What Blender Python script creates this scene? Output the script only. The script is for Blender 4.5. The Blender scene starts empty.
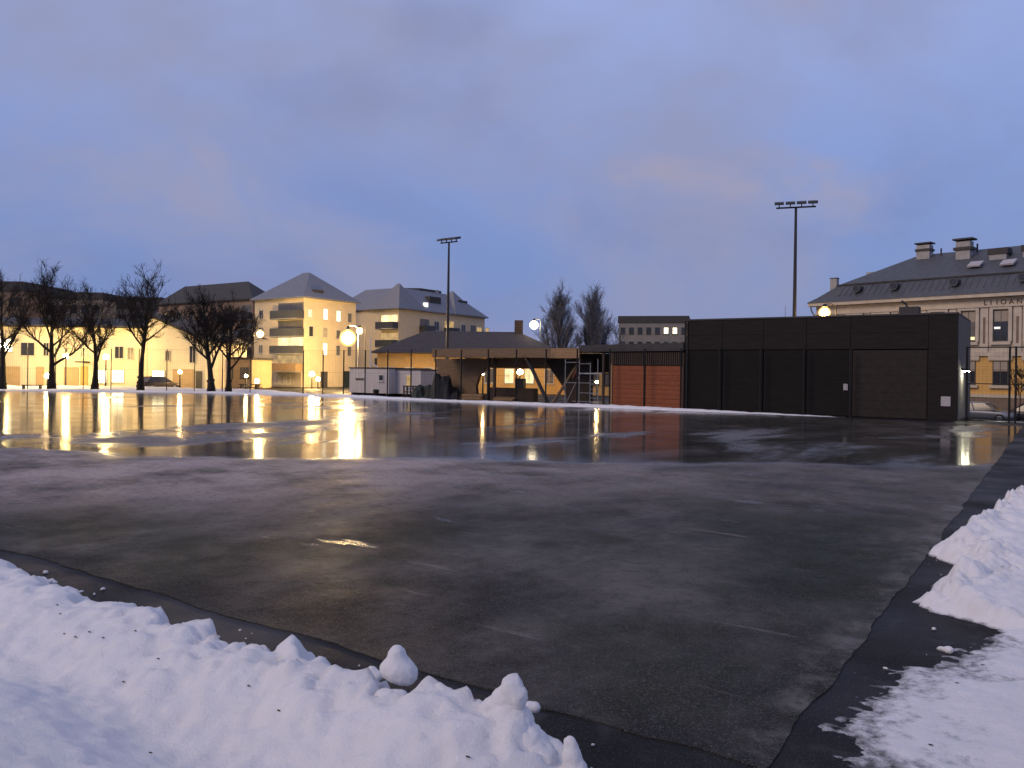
import bpy, bmesh, math, random
import numpy as np
from mathutils import Vector

random.seed(7)
scene = bpy.context.scene
COL = scene.collection
R = math.radians
# ------------------------------------------------------------------ camera
# World axes are those of the ice field: X runs along its far side, Y away from its near side.
TH = R(34.3)            # the camera looks 34.3 degrees left of +Y
ROLL = R(0.8)
FPX, EYE = 800.0, 2.5
CT, ST = math.cos(TH), math.sin(TH)
cam = bpy.data.cameras.new('camera')
cam.lens = FPX / 1024 * 36
cam.sensor_width = 36
cam.shift_y = -12 / 1024
cam.clip_end = 3000
cam_o = bpy.data.objects.new('camera', cam)
COL.objects.link(cam_o)
from mathutils import Matrix
cam_o.matrix_world = (Matrix.Translation((0, 0, EYE)) @ Matrix.Rotation(TH, 4, 'Z')
                      @ Matrix.Rotation(R(90), 4, 'X') @ Matrix.Rotation(ROLL, 4, 'Z'))
scene.camera = cam_o
# ------------------------------------------------------------------ sky, sun, exposure
SUN_EL, SUN_AZ = R(33), R(205)      # azimuth clockwise from +Y
world = bpy.data.worlds.new('World')
scene.world = world
world.use_nodes = True
wt = world.node_tree
wt.nodes.clear()


def wn(t, **kw):
    n = wt.nodes.new(t)
    for k, v in kw.items():
        setattr(n, k, v)
    return n


w_out = wn('ShaderNodeOutputWorld')
w_bg = wn('ShaderNodeBackground')
w_bg.inputs['Strength'].default_value = 0.1
w_sky = wn('ShaderNodeTexSky', sky_type='NISHITA')
w_sky.sun_disc = False
w_sky.sun_elevation = SUN_EL
w_sky.sun_rotation = SUN_AZ
w_sky.air_density = 1.6
w_sky.dust_density = 0.6
w_sky.ozone_density = 3.0
w_dim = wn('ShaderNodeMix', data_type='RGBA', blend_type='MULTIPLY')
w_dim.inputs['Factor'].default_value = 1.0
wt.links.new(w_sky.outputs['Color'], w_dim.inputs['A'])
w_dim.inputs['B'].default_value = (1.0, 0.92, 1.0, 1)
w_tc = wn('ShaderNodeTexCoord')
w_sep = wn('ShaderNodeSeparateXYZ')
wt.links.new(w_tc.outputs['Generated'], w_sep.inputs[0])


def wmath(op, a, b=None):
    n = wn('ShaderNodeMath', operation=op)
    for i, v in enumerate((a, b)):
        if v is None:
            continue
        if isinstance(v, (int, float)):
            n.inputs[i].default_value = v
        else:
            wt.links.new(v, n.inputs[i])
    return n.outputs[0]


zc = wmath('ADD', wmath('MAXIMUM', w_sep.outputs['Z'], 0.0), 0.42)
w_cmb = wn('ShaderNodeCombineXYZ')
wt.links.new(wmath('DIVIDE', w_sep.outputs['X'], zc), w_cmb.inputs['X'])
wt.links.new(wmath('DIVIDE', w_sep.outputs['Y'], zc), w_cmb.inputs['Y'])


def wnoise(scale, detail, off, lo, hi, rough=0.55):
    mp = wn('ShaderNodeMapping')
    mp.inputs['Location'].default_value = off
    mp.inputs['Rotation'].default_value = (0, 0, R(25))
    mp.inputs['Scale'].default_value = (1.0, 0.8, 1)
    wt.links.new(w_cmb.outputs[0], mp.inputs[0])
    n = wn('ShaderNodeTexNoise')
    n.inputs['Scale'].default_value = scale
    n.inputs['Detail'].default_value = detail
    n.inputs['Roughness'].default_value = rough
    n.inputs['Distortion'].default_value = 0.35
    wt.links.new(mp.outputs[0], n.inputs['Vector'])
    r = wn('ShaderNodeMapRange', interpolation_type='SMOOTHSTEP')
    r.inputs['From Min'].default_value = lo
    r.inputs['From Max'].default_value = hi
    wt.links.new(n.outputs['Fac'], r.inputs['Value'])
    return r.outputs[0]


def wmix(fac, a, col):
    n = wn('ShaderNodeMix', data_type='RGBA')
    if isinstance(fac, (int, float)):
        n.inputs['Factor'].default_value = fac
    else:
        wt.links.new(fac, n.inputs['Factor'])
    wt.links.new(a, n.inputs['A'])
    n.inputs['B'].default_value = (*col, 1)
    return n.outputs['Result']


w_hi = wn('ShaderNodeMapRange', interpolation_type='SMOOTHSTEP')
w_hi.inputs['From Min'].default_value = 0.02
w_hi.inputs['From Max'].default_value = 0.5
wt.links.new(w_sep.outputs['Z'], w_hi.inputs['Value'])
c = wmix(0.86, w_dim.outputs['Result'], (1.45, 2.35, 5.55))                       # thin high cloud, lighter overhead
c = wmix(wmath('MULTIPLY', w_hi.outputs[0], 0.8), c, (3.9, 4.75, 8.1))
c = wmix(wmath('MULTIPLY', wnoise(1.7, 4, (3.1, 0.4, 0), 0.36, 0.66), 0.9), c, (2.95, 3.15, 4.9))         # grey lilac cloud
w_pk = wn('ShaderNodeMapRange', interpolation_type='SMOOTHSTEP')
w_pk.inputs['From Min'].default_value = 0.08
w_pk.inputs['From Max'].default_value = 0.26
wt.links.new(w_sep.outputs['Z'], w_pk.inputs['Value'])
c = wmix(wmath('MULTIPLY', wmath('MULTIPLY', wnoise(2.4, 4, (1.3, 5.2, 2), 0.48, 0.70), 0.9), w_pk.outputs[0]), c, (3.75, 3.5, 4.6))   # faintly rosy cloud
c = wmix(wmath('MULTIPLY', wnoise(3.0, 5, (7.3, 2.2, 5), 0.48, 0.74), 0.35), c, (2.0, 2.4, 4.5))   # darker wisps
wt.links.new(c, w_bg.inputs['Color'])
wt.links.new(w_bg.outputs[0], w_out.inputs['Surface'])

sun = bpy.data.lights.new('sun', 'SUN')
sun.energy = 1.3
sun.angle = R(24)
sun.color = (1.0, 0.76, 0.56)
sun_o = bpy.data.objects.new('sun', sun)
COL.objects.link(sun_o)
sd = Vector((math.sin(SUN_AZ) * math.cos(SUN_EL), math.cos(SUN_AZ) * math.cos(SUN_EL), math.sin(SUN_EL)))
sun_o.rotation_euler = sd.to_track_quat('Z', 'Y').to_euler()
sun_o.location = (0, 0, 60)

vs = scene.view_settings
vs.view_transform = 'Standard'
vs.look = 'None'
vs.exposure = 0
vs.gamma = 1
vs.use_curve_mapping = False
scene.render.engine = 'CYCLES'
scene.cycles.use_denoising = True
scene.cycles.max_bounces = 6
scene.cycles.sample_clamp_indirect = 6
scene.cycles.caustics_reflective = False
scene.cycles.caustics_refractive = False


# ------------------------------------------------------------------ places
def cw(X, D):
    """camera-side distance X to the right, D ahead -> world x, y"""
    return (X * CT - D * ST, X * ST + D * CT)


def at(px, py, D):
    cx, cy = px - 512, py - 372
    c_, s_ = math.cos(ROLL), math.sin(ROLL)
    x, y = cx * c_ + cy * s_, -cx * s_ + cy * c_
    a, b = cw(x / FPX * D, D)
    return Vector((a, b, EYE - y / FPX * D))


def xb(px, b):
    k = (px - 512) / FPX
    return b * (k * CT - ST) / (CT + k * ST)


def yb(px, a):
    k = (px - 512) / FPX
    return -a * (CT + k * ST) / (ST - k * CT)


def sstep(lo, hi, v):
    t = min(1, max(0, (v - lo) / (hi - lo)))
    return t * t * (3 - 2 * t)


def ground_z(a, b):
    return -0.004 - 0.75 * sstep(54, 64, b) * sstep(-16, -4, a)


# ------------------------------------------------------------------ materials
def mat(name, col, rough=0.7, var=0.18, scale=3.0, bump=0.0, bscale=40.0, metal=0.0, spec=0.4, stretch=(1, 1, 1)):
    m = bpy.data.materials.new(name)
    m.use_nodes = True
    nt = m.node_tree
    p = nt.nodes['Principled BSDF']
    p.inputs['Roughness'].default_value = rough
    p.inputs['Metallic'].default_value = metal
    p.inputs['Specular IOR Level'].default_value = spec
    tc = nt.nodes.new('ShaderNodeTexCoord')
    mp = nt.nodes.new('ShaderNodeMapping')
    mp.inputs['Scale'].default_value = stretch
    nt.links.new(tc.outputs['Object'], mp.inputs[0])
    n = nt.nodes.new('ShaderNodeTexNoise')
    n.inputs['Scale'].default_value = scale
    n.inputs['Detail'].default_value = 6
    n.inputs['Roughness'].default_value = 0.65
    nt.links.new(mp.outputs[0], n.inputs['Vector'])
    r = nt.nodes.new('ShaderNodeValToRGB')
    r.color_ramp.elements[0].position = 0.3
    r.color_ramp.elements[1].position = 0.7
    r.color_ramp.elements[0].color = (*[min(1, x * (1 - var)) for x in col], 1)
    r.color_ramp.elements[1].color = (*[min(1, x * (1 + var)) for x in col], 1)
    nt.links.new(n.outputs['Fac'], r.inputs[0])
    nt.links.new(r.outputs[0], p.inputs['Base Color'])
    if bump:
        n2 = nt.nodes.new('ShaderNodeTexNoise')
        n2.inputs['Scale'].default_value = bscale
        n2.inputs['Detail'].default_value = 4
        nt.links.new(mp.outputs[0], n2.inputs['Vector'])
        b = nt.nodes.new('ShaderNodeBump')
        b.inputs['Strength'].default_value = bump
        b.inputs['Distance'].default_value = 0.05
        nt.links.new(n2.outputs['Fac'], b.inputs['Height'])
        nt.links.new(b.outputs[0], p.inputs['Normal'])
    return m


def emit(name, col, strength, var=0.0):
    m = bpy.data.materials.new(name)
    m.use_nodes = True
    nt = m.node_tree
    nt.nodes.clear()
    o = nt.nodes.new('ShaderNodeOutputMaterial')
    e = nt.nodes.new('ShaderNodeEmission')
    e.inputs['Color'].default_value = (*col, 1)
    e.inputs['Strength'].default_value = strength
    if var:
        tc = nt.nodes.new('ShaderNodeTexCoord')
        n = nt.nodes.new('ShaderNodeTexNoise')
        n.inputs['Scale'].default_value = 0.9
        nt.links.new(tc.outputs['Object'], n.inputs['Vector'])
        r = nt.nodes.new('ShaderNodeMapRange')
        r.inputs['From Min'].default_value = 0.3
        r.inputs['From Max'].default_value = 0.7
        r.inputs['To Min'].default_value = strength * (1 - var)
        r.inputs['To Max'].default_value = strength * (1 + var)
        nt.links.new(n.outputs['Fac'], r.inputs['Value'])
        nt.links.new(r.outputs[0], e.inputs['Strength'])
    nt.links.new(e.outputs[0], o.inputs['Surface'])
    return m


MT = {}
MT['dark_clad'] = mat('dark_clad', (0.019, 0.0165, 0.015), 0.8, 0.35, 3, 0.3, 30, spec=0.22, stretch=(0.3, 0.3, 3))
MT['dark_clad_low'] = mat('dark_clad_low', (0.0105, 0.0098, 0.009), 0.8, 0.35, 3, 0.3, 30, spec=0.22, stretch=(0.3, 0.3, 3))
MT['door_brown'] = mat('door_brown', (0.026, 0.021, 0.018), 0.7, 0.25, 3, spec=0.25)
MT['concrete'] = mat('concrete', (0.16, 0.15, 0.135), 0.85, 0.2, 2, 0.2, 20)
MT['orange'] = mat('orange_wood', (0.27, 0.075, 0.028), 0.6, 0.22, 5, 0.2, 30, stretch=(0.4, 1, 4))
MT['wood'] = mat('pale_wood', (0.33, 0.20, 0.10), 0.65, 0.22, 4, 0.2, 30, stretch=(0.3, 1, 4))
MT['wood_dim'] = mat('brown_wood', (0.20, 0.13, 0.075), 0.7, 0.25, 3, 0.2, 30, stretch=(0.3, 1, 4))
MT['wood_dark'] = mat('dark_wood', (0.05, 0.034, 0.026), 0.7, 0.25, 4, 0.2, 30)
MT['steel_dark'] = mat('dark_steel', (0.035, 0.035, 0.038), 0.5, 0.15, 5, metal=0.2)
MT['fence_steel'] = mat('fence_steel', (0.012, 0.012, 0.013), 0.6, 0.15, 5, spec=0.25)
MT['galv'] = mat('galvanised_steel', (0.35, 0.36, 0.38), 0.45, 0.15, 6, metal=0.6)
MT['rust_red'] = mat('red_paint', (0.28, 0.08, 0.05), 0.5, 0.2, 5)
MT['cream'] = mat('cream_plaster', (0.66, 0.54, 0.36), 0.9, 0.08, 0.8)
MT['peach'] = mat('peach_plaster', (0.58, 0.44, 0.29), 0.9, 0.08, 0.8)
MT['pale_stone'] = mat('pale_stone', (0.52, 0.46, 0.38), 0.9, 0.14, 1.5, 0.15, 12)
MT['ochre'] = mat('ochre_plaster', (0.62, 0.38, 0.13), 0.9, 0.12, 1.2)
MT['plinth'] = mat('plinth_stone', (0.20, 0.15, 0.12), 0.9, 0.2, 2)
MT['white_wall'] = mat('white_plaster', (0.74, 0.66, 0.50), 0.9, 0.08, 0.7)
MT['tan_panel'] = mat('tan_panel', (0.50, 0.36, 0.20), 0.8, 0.12, 1.0)
MT['beige_dim'] = mat('beige_plaster', (0.36, 0.31, 0.26), 0.9, 0.15, 0.8)
MT['brown_brick'] = mat('brown_plaster', (0.30, 0.21, 0.15), 0.9, 0.15, 0.8)
MT['grey_conc'] = mat('grey_render', (0.22, 0.21, 0.20), 0.9, 0.15, 0.9)
MT['roof_grey'] = mat('grey_sheet_roof', (0.19, 0.20, 0.23), 0.6, 0.14, 1.2, metal=0.0, stretch=(3, 3, 0.4))
MT['slate'] = mat('dark_sheet_roof', (0.075, 0.08, 0.09), 0.6, 0.2, 1.0, stretch=(2, 2, 0.4))
MT['roof_dark'] = mat('dark_roof', (0.050, 0.048, 0.050), 0.75, 0.2, 2.0)
MT['roof_tile'] = mat('tile_roof', (0.060, 0.052, 0.054), 0.85, 0.3, 3.0)
MT['chimney'] = mat('chimney_plaster', (0.34, 0.33, 0.33), 0.9, 0.2, 2)
MT['brick_dark'] = mat('chimney_brick', (0.06, 0.04, 0.035), 0.9, 0.25, 4)
MT['balcony'] = mat('balcony_panel', (0.055, 0.058, 0.066), 0.5, 0.15, 3)
MT['balcony_wood'] = mat('balcony_board', (0.26, 0.17, 0.09), 0.7, 0.15, 3)
MT['glass'] = mat('window_glass', (0.035, 0.038, 0.045), 0.12, 0.1, 2, spec=0.6)
MT['glass_pale'] = mat('curtained_glass', (0.14, 0.13, 0.12), 0.3, 0.25, 2, spec=0.5)
MT['frame'] = mat('window_frame', (0.55, 0.51, 0.45), 0.6, 0.08, 3)
MT['frame_dark'] = mat('dark_frame', (0.07, 0.065, 0.06), 0.6, 0.1, 3)
MT['white_paint'] = mat('white_paint', (0.62, 0.60, 0.60), 0.6, 0.08, 2)
MT['cabin'] = mat('cabin_sheet', (0.56, 0.52, 0.52), 0.6, 0.12, 1.5, stretch=(4, 4, 0.3))
MT['bark'] = mat('dark_bark', (0.026, 0.021, 0.018), 0.95, 0.3, 8, 0.4, 25)
MT['twig'] = mat('dark_twig', (0.030, 0.024, 0.022), 0.95, 0.2, 8)
MT['bark_grey'] = mat('grey_bark', (0.10, 0.10, 0.115), 0.95, 0.2, 8)
MT['twig_grey'] = mat('frosted_twig', (0.13, 0.135, 0.16), 0.95, 0.2, 8)
MT['tarp'] = mat('green_tarp', (0.026, 0.034, 0.026), 0.6, 0.3, 2, 0.4, 6)
MT['tarp_grey'] = mat('grey_tarp', (0.022, 0.021, 0.022), 0.6, 0.3, 2, 0.4, 6)
MT['rubber'] = mat('rubber', (0.02, 0.02, 0.02), 0.8, 0.1, 5)
MT['chrome'] = mat('alloy', (0.4, 0.4, 0.42), 0.35, 0.1, 5, metal=0.8)
MT['car_silver'] = mat('silver_paint', (0.32, 0.33, 0.35), 0.3, 0.04, 3, metal=0.4)
MT['car_dark'] = mat('dark_paint', (0.06, 0.06, 0.07), 0.3, 0.04, 3, metal=0.3)
MT['car_brown'] = mat('brown_paint', (0.10, 0.075, 0.055), 0.35, 0.05, 3, metal=0.3)
MT['sign_grey'] = mat('sign_plate', (0.42, 0.40, 0.41), 0.6, 0.05, 3)
MT['letter'] = mat('letter_bronze', (0.09, 0.07, 0.05), 0.6, 0.1, 3)


def frosted(name, col, strength, clear):  # see-through emission: a glow painted round a lamp, not lit glass
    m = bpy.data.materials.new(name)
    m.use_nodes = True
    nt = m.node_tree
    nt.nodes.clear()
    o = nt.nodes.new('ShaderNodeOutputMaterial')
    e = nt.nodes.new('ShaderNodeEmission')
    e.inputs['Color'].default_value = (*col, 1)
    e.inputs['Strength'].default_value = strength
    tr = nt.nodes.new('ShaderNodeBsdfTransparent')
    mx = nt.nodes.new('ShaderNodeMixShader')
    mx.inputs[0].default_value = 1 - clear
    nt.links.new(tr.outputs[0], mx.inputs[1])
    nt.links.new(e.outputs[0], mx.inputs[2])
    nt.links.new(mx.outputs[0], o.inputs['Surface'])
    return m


MT['halo_orange'] = frosted('orange_halo_glow', (1.0, 0.60, 0.18), 2.6, 0.6)  # faint orange emission standing in for the glare halo of a lamp
MT['lamp_hot'] = emit('sodium_lamp_hot', (1.0, 0.64, 0.24), 820)
MT['lamp_mid'] = emit('sodium_lamp', (1.0, 0.67, 0.23), 640)
MT['lamp_low'] = emit('sodium_lamp_low', (1.0, 0.66, 0.28), 200)
MT['lamp_white'] = emit('white_lamp', (1.0, 0.84, 0.55), 14)
MT['lamp_orange'] = emit('orange_lamp', (1.0, 0.58, 0.20), 140)
MT['lamp_cool'] = emit('cool_wall_lamp', (1.0, 0.93, 0.66), 230)
MT['lamp_small'] = emit('small_wall_lamp', (1.0, 0.7, 0.35), 16)
MT['lit_warm'] = emit('lit_window_warm', (1.0, 0.80, 0.40), 1.5, 0.35)
MT['lit_pale'] = emit('lit_window_pale', (1.0, 0.88, 0.60), 3.0, 0.3)
MT['lit_dim'] = emit('lit_window_dim', (1.0, 0.66, 0.30), 0.55, 0.3)
MT['lit_white'] = emit('lit_window_white', (1.0, 0.96, 0.88), 1.3, 0.3)
MT['lit_bright'] = emit('lit_shop_window', (1.0, 0.86, 0.52), 5.0, 0.3)


# ------------------------------------------------------------------ mesh helpers
class MB:
    def __init__(self):
        self.v, self.f = [], []

    def add(self, vs_, fs_):
        k = len(self.v)
        self.v += [tuple(x) for x in vs_]
        self.f += [tuple(i + k for i in q) for q in fs_]
        return self

    def box(self, x0, x1, y0, y1, z0, z1):
        return self.add([(x, y, z) for z in (z0, z1) for y in (y0, y1) for x in (x0, x1)],
                        [(0, 2, 3, 1), (4, 5, 7, 6), (0, 1, 5, 4), (2, 6, 7, 3), (0, 4, 6, 2), (1, 3, 7, 5)])

    def fbox(self, F, s0, s1, z0, z1, d0, d1):
        (ox, oy), (ex, ey), (nx, ny) = F
        P = []
        for z in (z0, z1):
            for d in (d0, d1):
                for s in (s0, s1):
                    P.append((ox + ex * s + nx * d, oy + ey * s + ny * d, z))
        return self.add(P, [(0, 2, 3, 1), (4, 5, 7, 6), (0, 1, 5, 4), (2, 6, 7, 3), (0, 4, 6, 2), (1, 3, 7, 5)])

    def bar(self, p, q, w, h=None):
        """a square bar from p to q"""
        return self.tube([p, q], [w * 0.7071] * 2, 4)

    def tube(self, pts, rad, n=8, cap=True):
        pts = [Vector(p) for p in pts]
        k0 = len(self.v)
        up = None
        for i, p in enumerate(pts):
            d = (pts[min(i + 1, len(pts) - 1)] - pts[max(i - 1, 0)])
            d = d.normalized() if d.length > 1e-9 else Vector((0, 0, 1))
            if up is None:
                ref = Vector((0, 0, 1)) if abs(d.z) < 0.9 else Vector((1, 0, 0))
                up = d.cross(ref).normalized()
            else:
                up = (up - d * up.dot(d))
                up = up.normalized() if up.length > 1e-6 else d.orthogonal().normalized()
            w = d.cross(up)
            for j in range(n):
                t = 2 * math.pi * (j + 0.5) / n
                self.v.append(tuple(p + (up * math.cos(t) + w * math.sin(t)) * rad[i]))
        for i in range(len(pts) - 1):
            for j in range(n):
                a, b = k0 + i * n + j, k0 + i * n + (j + 1) % n
                self.f.append((a, b, b + n, a + n))
        if cap:
            self.f.append(tuple(k0 + j for j in reversed(range(n))))
            self.f.append(tuple(k0 + (len(pts) - 1) * n + j for j in range(n)))
        return self

    def cyl(self, x, y, z0, z1, r, n=12):
        return self.tube([(x, y, z0), (x, y, z1)], [r, r], n)

    def prism(self, prof, axis, d0, d1):
        """closed 2-d outline swept along an axis; axis 'y': outline is (x, z); axis 'x': (y, z); axis 'z': (x, y)"""
        n = len(prof)

        def mk(p, d):
            return {'y': (p[0], d, p[1]), 'x': (d, p[0], p[1]), 'z': (p[0], p[1], d)}[axis]
        vs_ = [mk(p, d0) for p in prof] + [mk(p, d1) for p in prof]
        fs_ = [tuple(range(n)), tuple(range(2 * n - 1, n - 1, -1))]
        fs_ += [(i, i + n, (i + 1) % n + n, (i + 1) % n) for i in range(n)]
        return self.add(vs_, fs_)

    def ball(self, c, r, seg=12, rings=8):
        rx, ry, rz = (r, r, r) if isinstance(r, (int, float)) else r
        vs_ = [(c[0], c[1], c[2] - rz)]
        for i in range(1, rings):
            t = math.pi * i / rings
            for j in range(seg):
                u = 2 * math.pi * j / seg
                vs_.append((c[0] + rx * math.sin(t) * math.cos(u), c[1] + ry * math.sin(t) * math.sin(u), c[2] - rz * math.cos(t)))
        vs_.append((c[0], c[1], c[2] + rz))
        fs_ = [(0, 1 + (j + 1) % seg, 1 + j) for j in range(seg)]
        for i in range(rings - 2):
            for j in range(seg):
                a, b = 1 + i * seg + j, 1 + i * seg + (j + 1) % seg
                fs_.append((a, b, b + seg, a + seg))
        L = len(vs_) - 1
        o = 1 + (rings - 2) * seg
        fs_ += [(L, o + j, o + (j + 1) % seg) for j in range(seg)]
        return self.add(vs_, fs_)

    def build(self, name, m, parent=None, smooth=False, bevel=0.0, fix=True):
        me = bpy.data.meshes.new(name)
        me.from_pydata(self.v, [], self.f)
        if fix:
            bm = bmesh.new()
            bm.from_mesh(me)
            bmesh.ops.recalc_face_normals(bm, faces=bm.faces)
            bm.to_mesh(me)
            bm.free()
        if smooth:
            me.polygons.foreach_set('use_smooth', [True] * len(me.polygons))
        me.materials.append(MT[m] if isinstance(m, str) else m)
        o = bpy.data.objects.new(name, me)
        COL.objects.link(o)
        if parent is not None:
            o.parent = parent
        if bevel:
            md = o.modifiers.new('bevel', 'BEVEL')
            md.width = bevel
            md.segments = 2
            md.limit_method = 'ANGLE'
        return o


def thing(name, label, cat, loc=(0, 0, 0), rz=0.0, group=None):
    o = bpy.data.objects.new(name, None)
    o.empty_display_size = 0.3
    COL.objects.link(o)
    o.location = loc
    o.rotation_euler = (0, 0, rz)
    return tag(o, label, cat, group)


def tag(o, label, cat, group=None):
    o['label'] = label
    o['category'] = cat
    if group:
        o['group'] = group
    return o


def kind(o, k, label=None):
    o['kind'] = k
    if label:
        o['label'] = label
    return o


def copy_tree(o, parent=None):
    c_ = o.copy()
    COL.objects.link(c_)
    c_.parent = parent
    for ch in list(o.children):
        copy_tree(ch, c_)
    return c_


# ------------------------------------------------------------------ numpy noise for terrain
_rng = np.random.RandomState(3)
_perm = _rng.rand(512, 512)


def vnoise(x, y):
    xi, yi = np.floor(x).astype(int), np.floor(y).astype(int)
    fx, fy = x - xi, y - yi
    fx, fy = fx * fx * fx * (fx * (fx * 6 - 15) + 10), fy * fy * fy * (fy * (fy * 6 - 15) + 10)
    g = lambda i, j: _perm[(xi + i) % 512, (yi + j) % 512]
    return (g(0, 0) * (1 - fx) + g(1, 0) * fx) * (1 - fy) + (g(0, 1) * (1 - fx) + g(1, 1) * fx) * fy


def fbm(x, y, oct=4, gain=0.5):
    t, amp, s = 0, 1.0, 0
    for k in range(oct):
        t = t + amp * vnoise(x * 2 ** k + 37.3 * k, y * 2 ** k + 11.7 * k)
        s += amp
        amp *= gain
    return t / s


def lumps(x, y, seed=0.0):
    """round-topped clods: 1 - distance to the nearest jittered cell point"""
    xi, yi = np.floor(x).astype(int), np.floor(y).astype(int)
    best = np.full(x.shape, 9.0)
    hgt = np.zeros(x.shape)
    for i in (-1, 0, 1):
        for j in (-1, 0, 1):
            cx, cy = xi + i, yi + j
            jx = _perm[(cx * 7 + int(seed)) % 512, (cy * 13) % 512]
            jy = _perm[(cx * 11 + 5) % 512, (cy * 3 + 9 + int(seed)) % 512]
            hh = _perm[(cx * 5 + 91) % 512, (cy * 17 + 3) % 512]
            d = np.hypot(cx + jx - x, cy + jy - y)
            k = d < best
            best = np.where(k, d, best)
            hgt = np.where(k, hh, hgt)
    return np.sqrt(np.clip(1 - (best / 0.75) ** 2, 0, 1)) * hgt


def grid_mesh(name, xs, ys, Z, keep, m):
    nx, ny = len(xs), len(ys)
    V = np.stack([np.repeat(xs[None, :], ny, 0), np.repeat(ys[:, None], nx, 1), Z], -1).reshape(-1, 3)
    idx = np.arange(nx * ny).reshape(ny, nx)
    q = np.stack([idx[:-1, :-1], idx[:-1, 1:], idx[1:, 1:], idx[1:, :-1]], -1).reshape(-1, 4)
    if keep is not None:
        k = keep.reshape(-1)
        q = q[k[q].any(1)]
    used = np.unique(q)
    remap = np.full(nx * ny, -1)
    remap[used] = np.arange(len(used))
    me = bpy.data.meshes.new(name)
    me.from_pydata(V[used].tolist(), [], remap[q].tolist())
    me.polygons.foreach_set('use_smooth', [True] * len(me.polygons))
    me.materials.append(m)
    o = bpy.data.objects.new(name, me)
    COL.objects.link(o)
    return o


# ------------------------------------------------------------------ ground, ice, snow
def ground_material():
    m = bpy.data.materials.new('wet_asphalt')
    m.use_nodes = True
    nt = m.node_tree
    p = nt.nodes['Principled BSDF']
    tc = nt.nodes.new('ShaderNodeTexCoord')

    def noise(s, d, lo, hi, vec=None):
        n = nt.nodes.new('ShaderNodeTexNoise')
        n.inputs['Scale'].default_value = s
        n.inputs['Detail'].default_value = d
        nt.links.new(vec or tc.outputs['Object'], n.inputs['Vector'])
        r = nt.nodes.new('ShaderNodeMapRange')
        r.inputs['From Min'].default_value = lo
        r.inputs['From Max'].default_value = hi
        nt.links.new(n.outputs['Fac'], r.inputs['Value'])
        return r.outputs[0], n.outputs['Fac']

    def mix(f, a, b):
        n = nt.nodes.new('ShaderNodeMix')
        n.data_type = 'RGBA'
        nt.links.new(f, n.inputs['Factor'])
        for s, v in (('A', a), ('B', b)):
            if isinstance(v, tuple):
                n.inputs[s].default_value = (*v, 1)
            else:
                nt.links.new(v, n.inputs[s])
        return n.outputs['Result']
    f1, _ = noise(1.2, 6, 0.3, 0.7)
    base = mix(f1, (0.009, 0.009, 0.010), (0.024, 0.023, 0.024))
    f2, _ = noise(55, 2, 0.55, 0.72)
    base = mix(f2, base, (0.05, 0.05, 0.05))
    f5, _ = noise(4.0, 7, 0.56, 0.70)
    base = mix(f5, base, (0.04, 0.04, 0.043))
    f3, _ = noise(0.35, 9, 0.54, 0.66)
    base = mix(f3, base, (0.05, 0.05, 0.054))
    nt.links.new(base, p.inputs['Base Color'])
    f4, _ = noise(0.5, 5, 0.35, 0.65)
    r = nt.nodes.new('ShaderNodeMapRange')
    r.inputs['To Min'].default_value = 0.38
    r.inputs['To Max'].default_value = 0.8
    p.inputs['Specular IOR Level'].default_value = 0.14
    nt.links.new(f4, r.inputs['Value'])
    nt.links.new(r.outputs[0], p.inputs['Roughness'])
    _, h = noise(70, 3, 0, 1)
    b = nt.nodes.new('ShaderNodeBump')
    b.inputs['Strength'].default_value = 0.9
    b.inputs['Distance'].default_value = 0.02
    nt.links.new(h, b.inputs['Height'])
    nt.links.new(b.outputs[0], p.inputs['Normal'])
    return m


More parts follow.
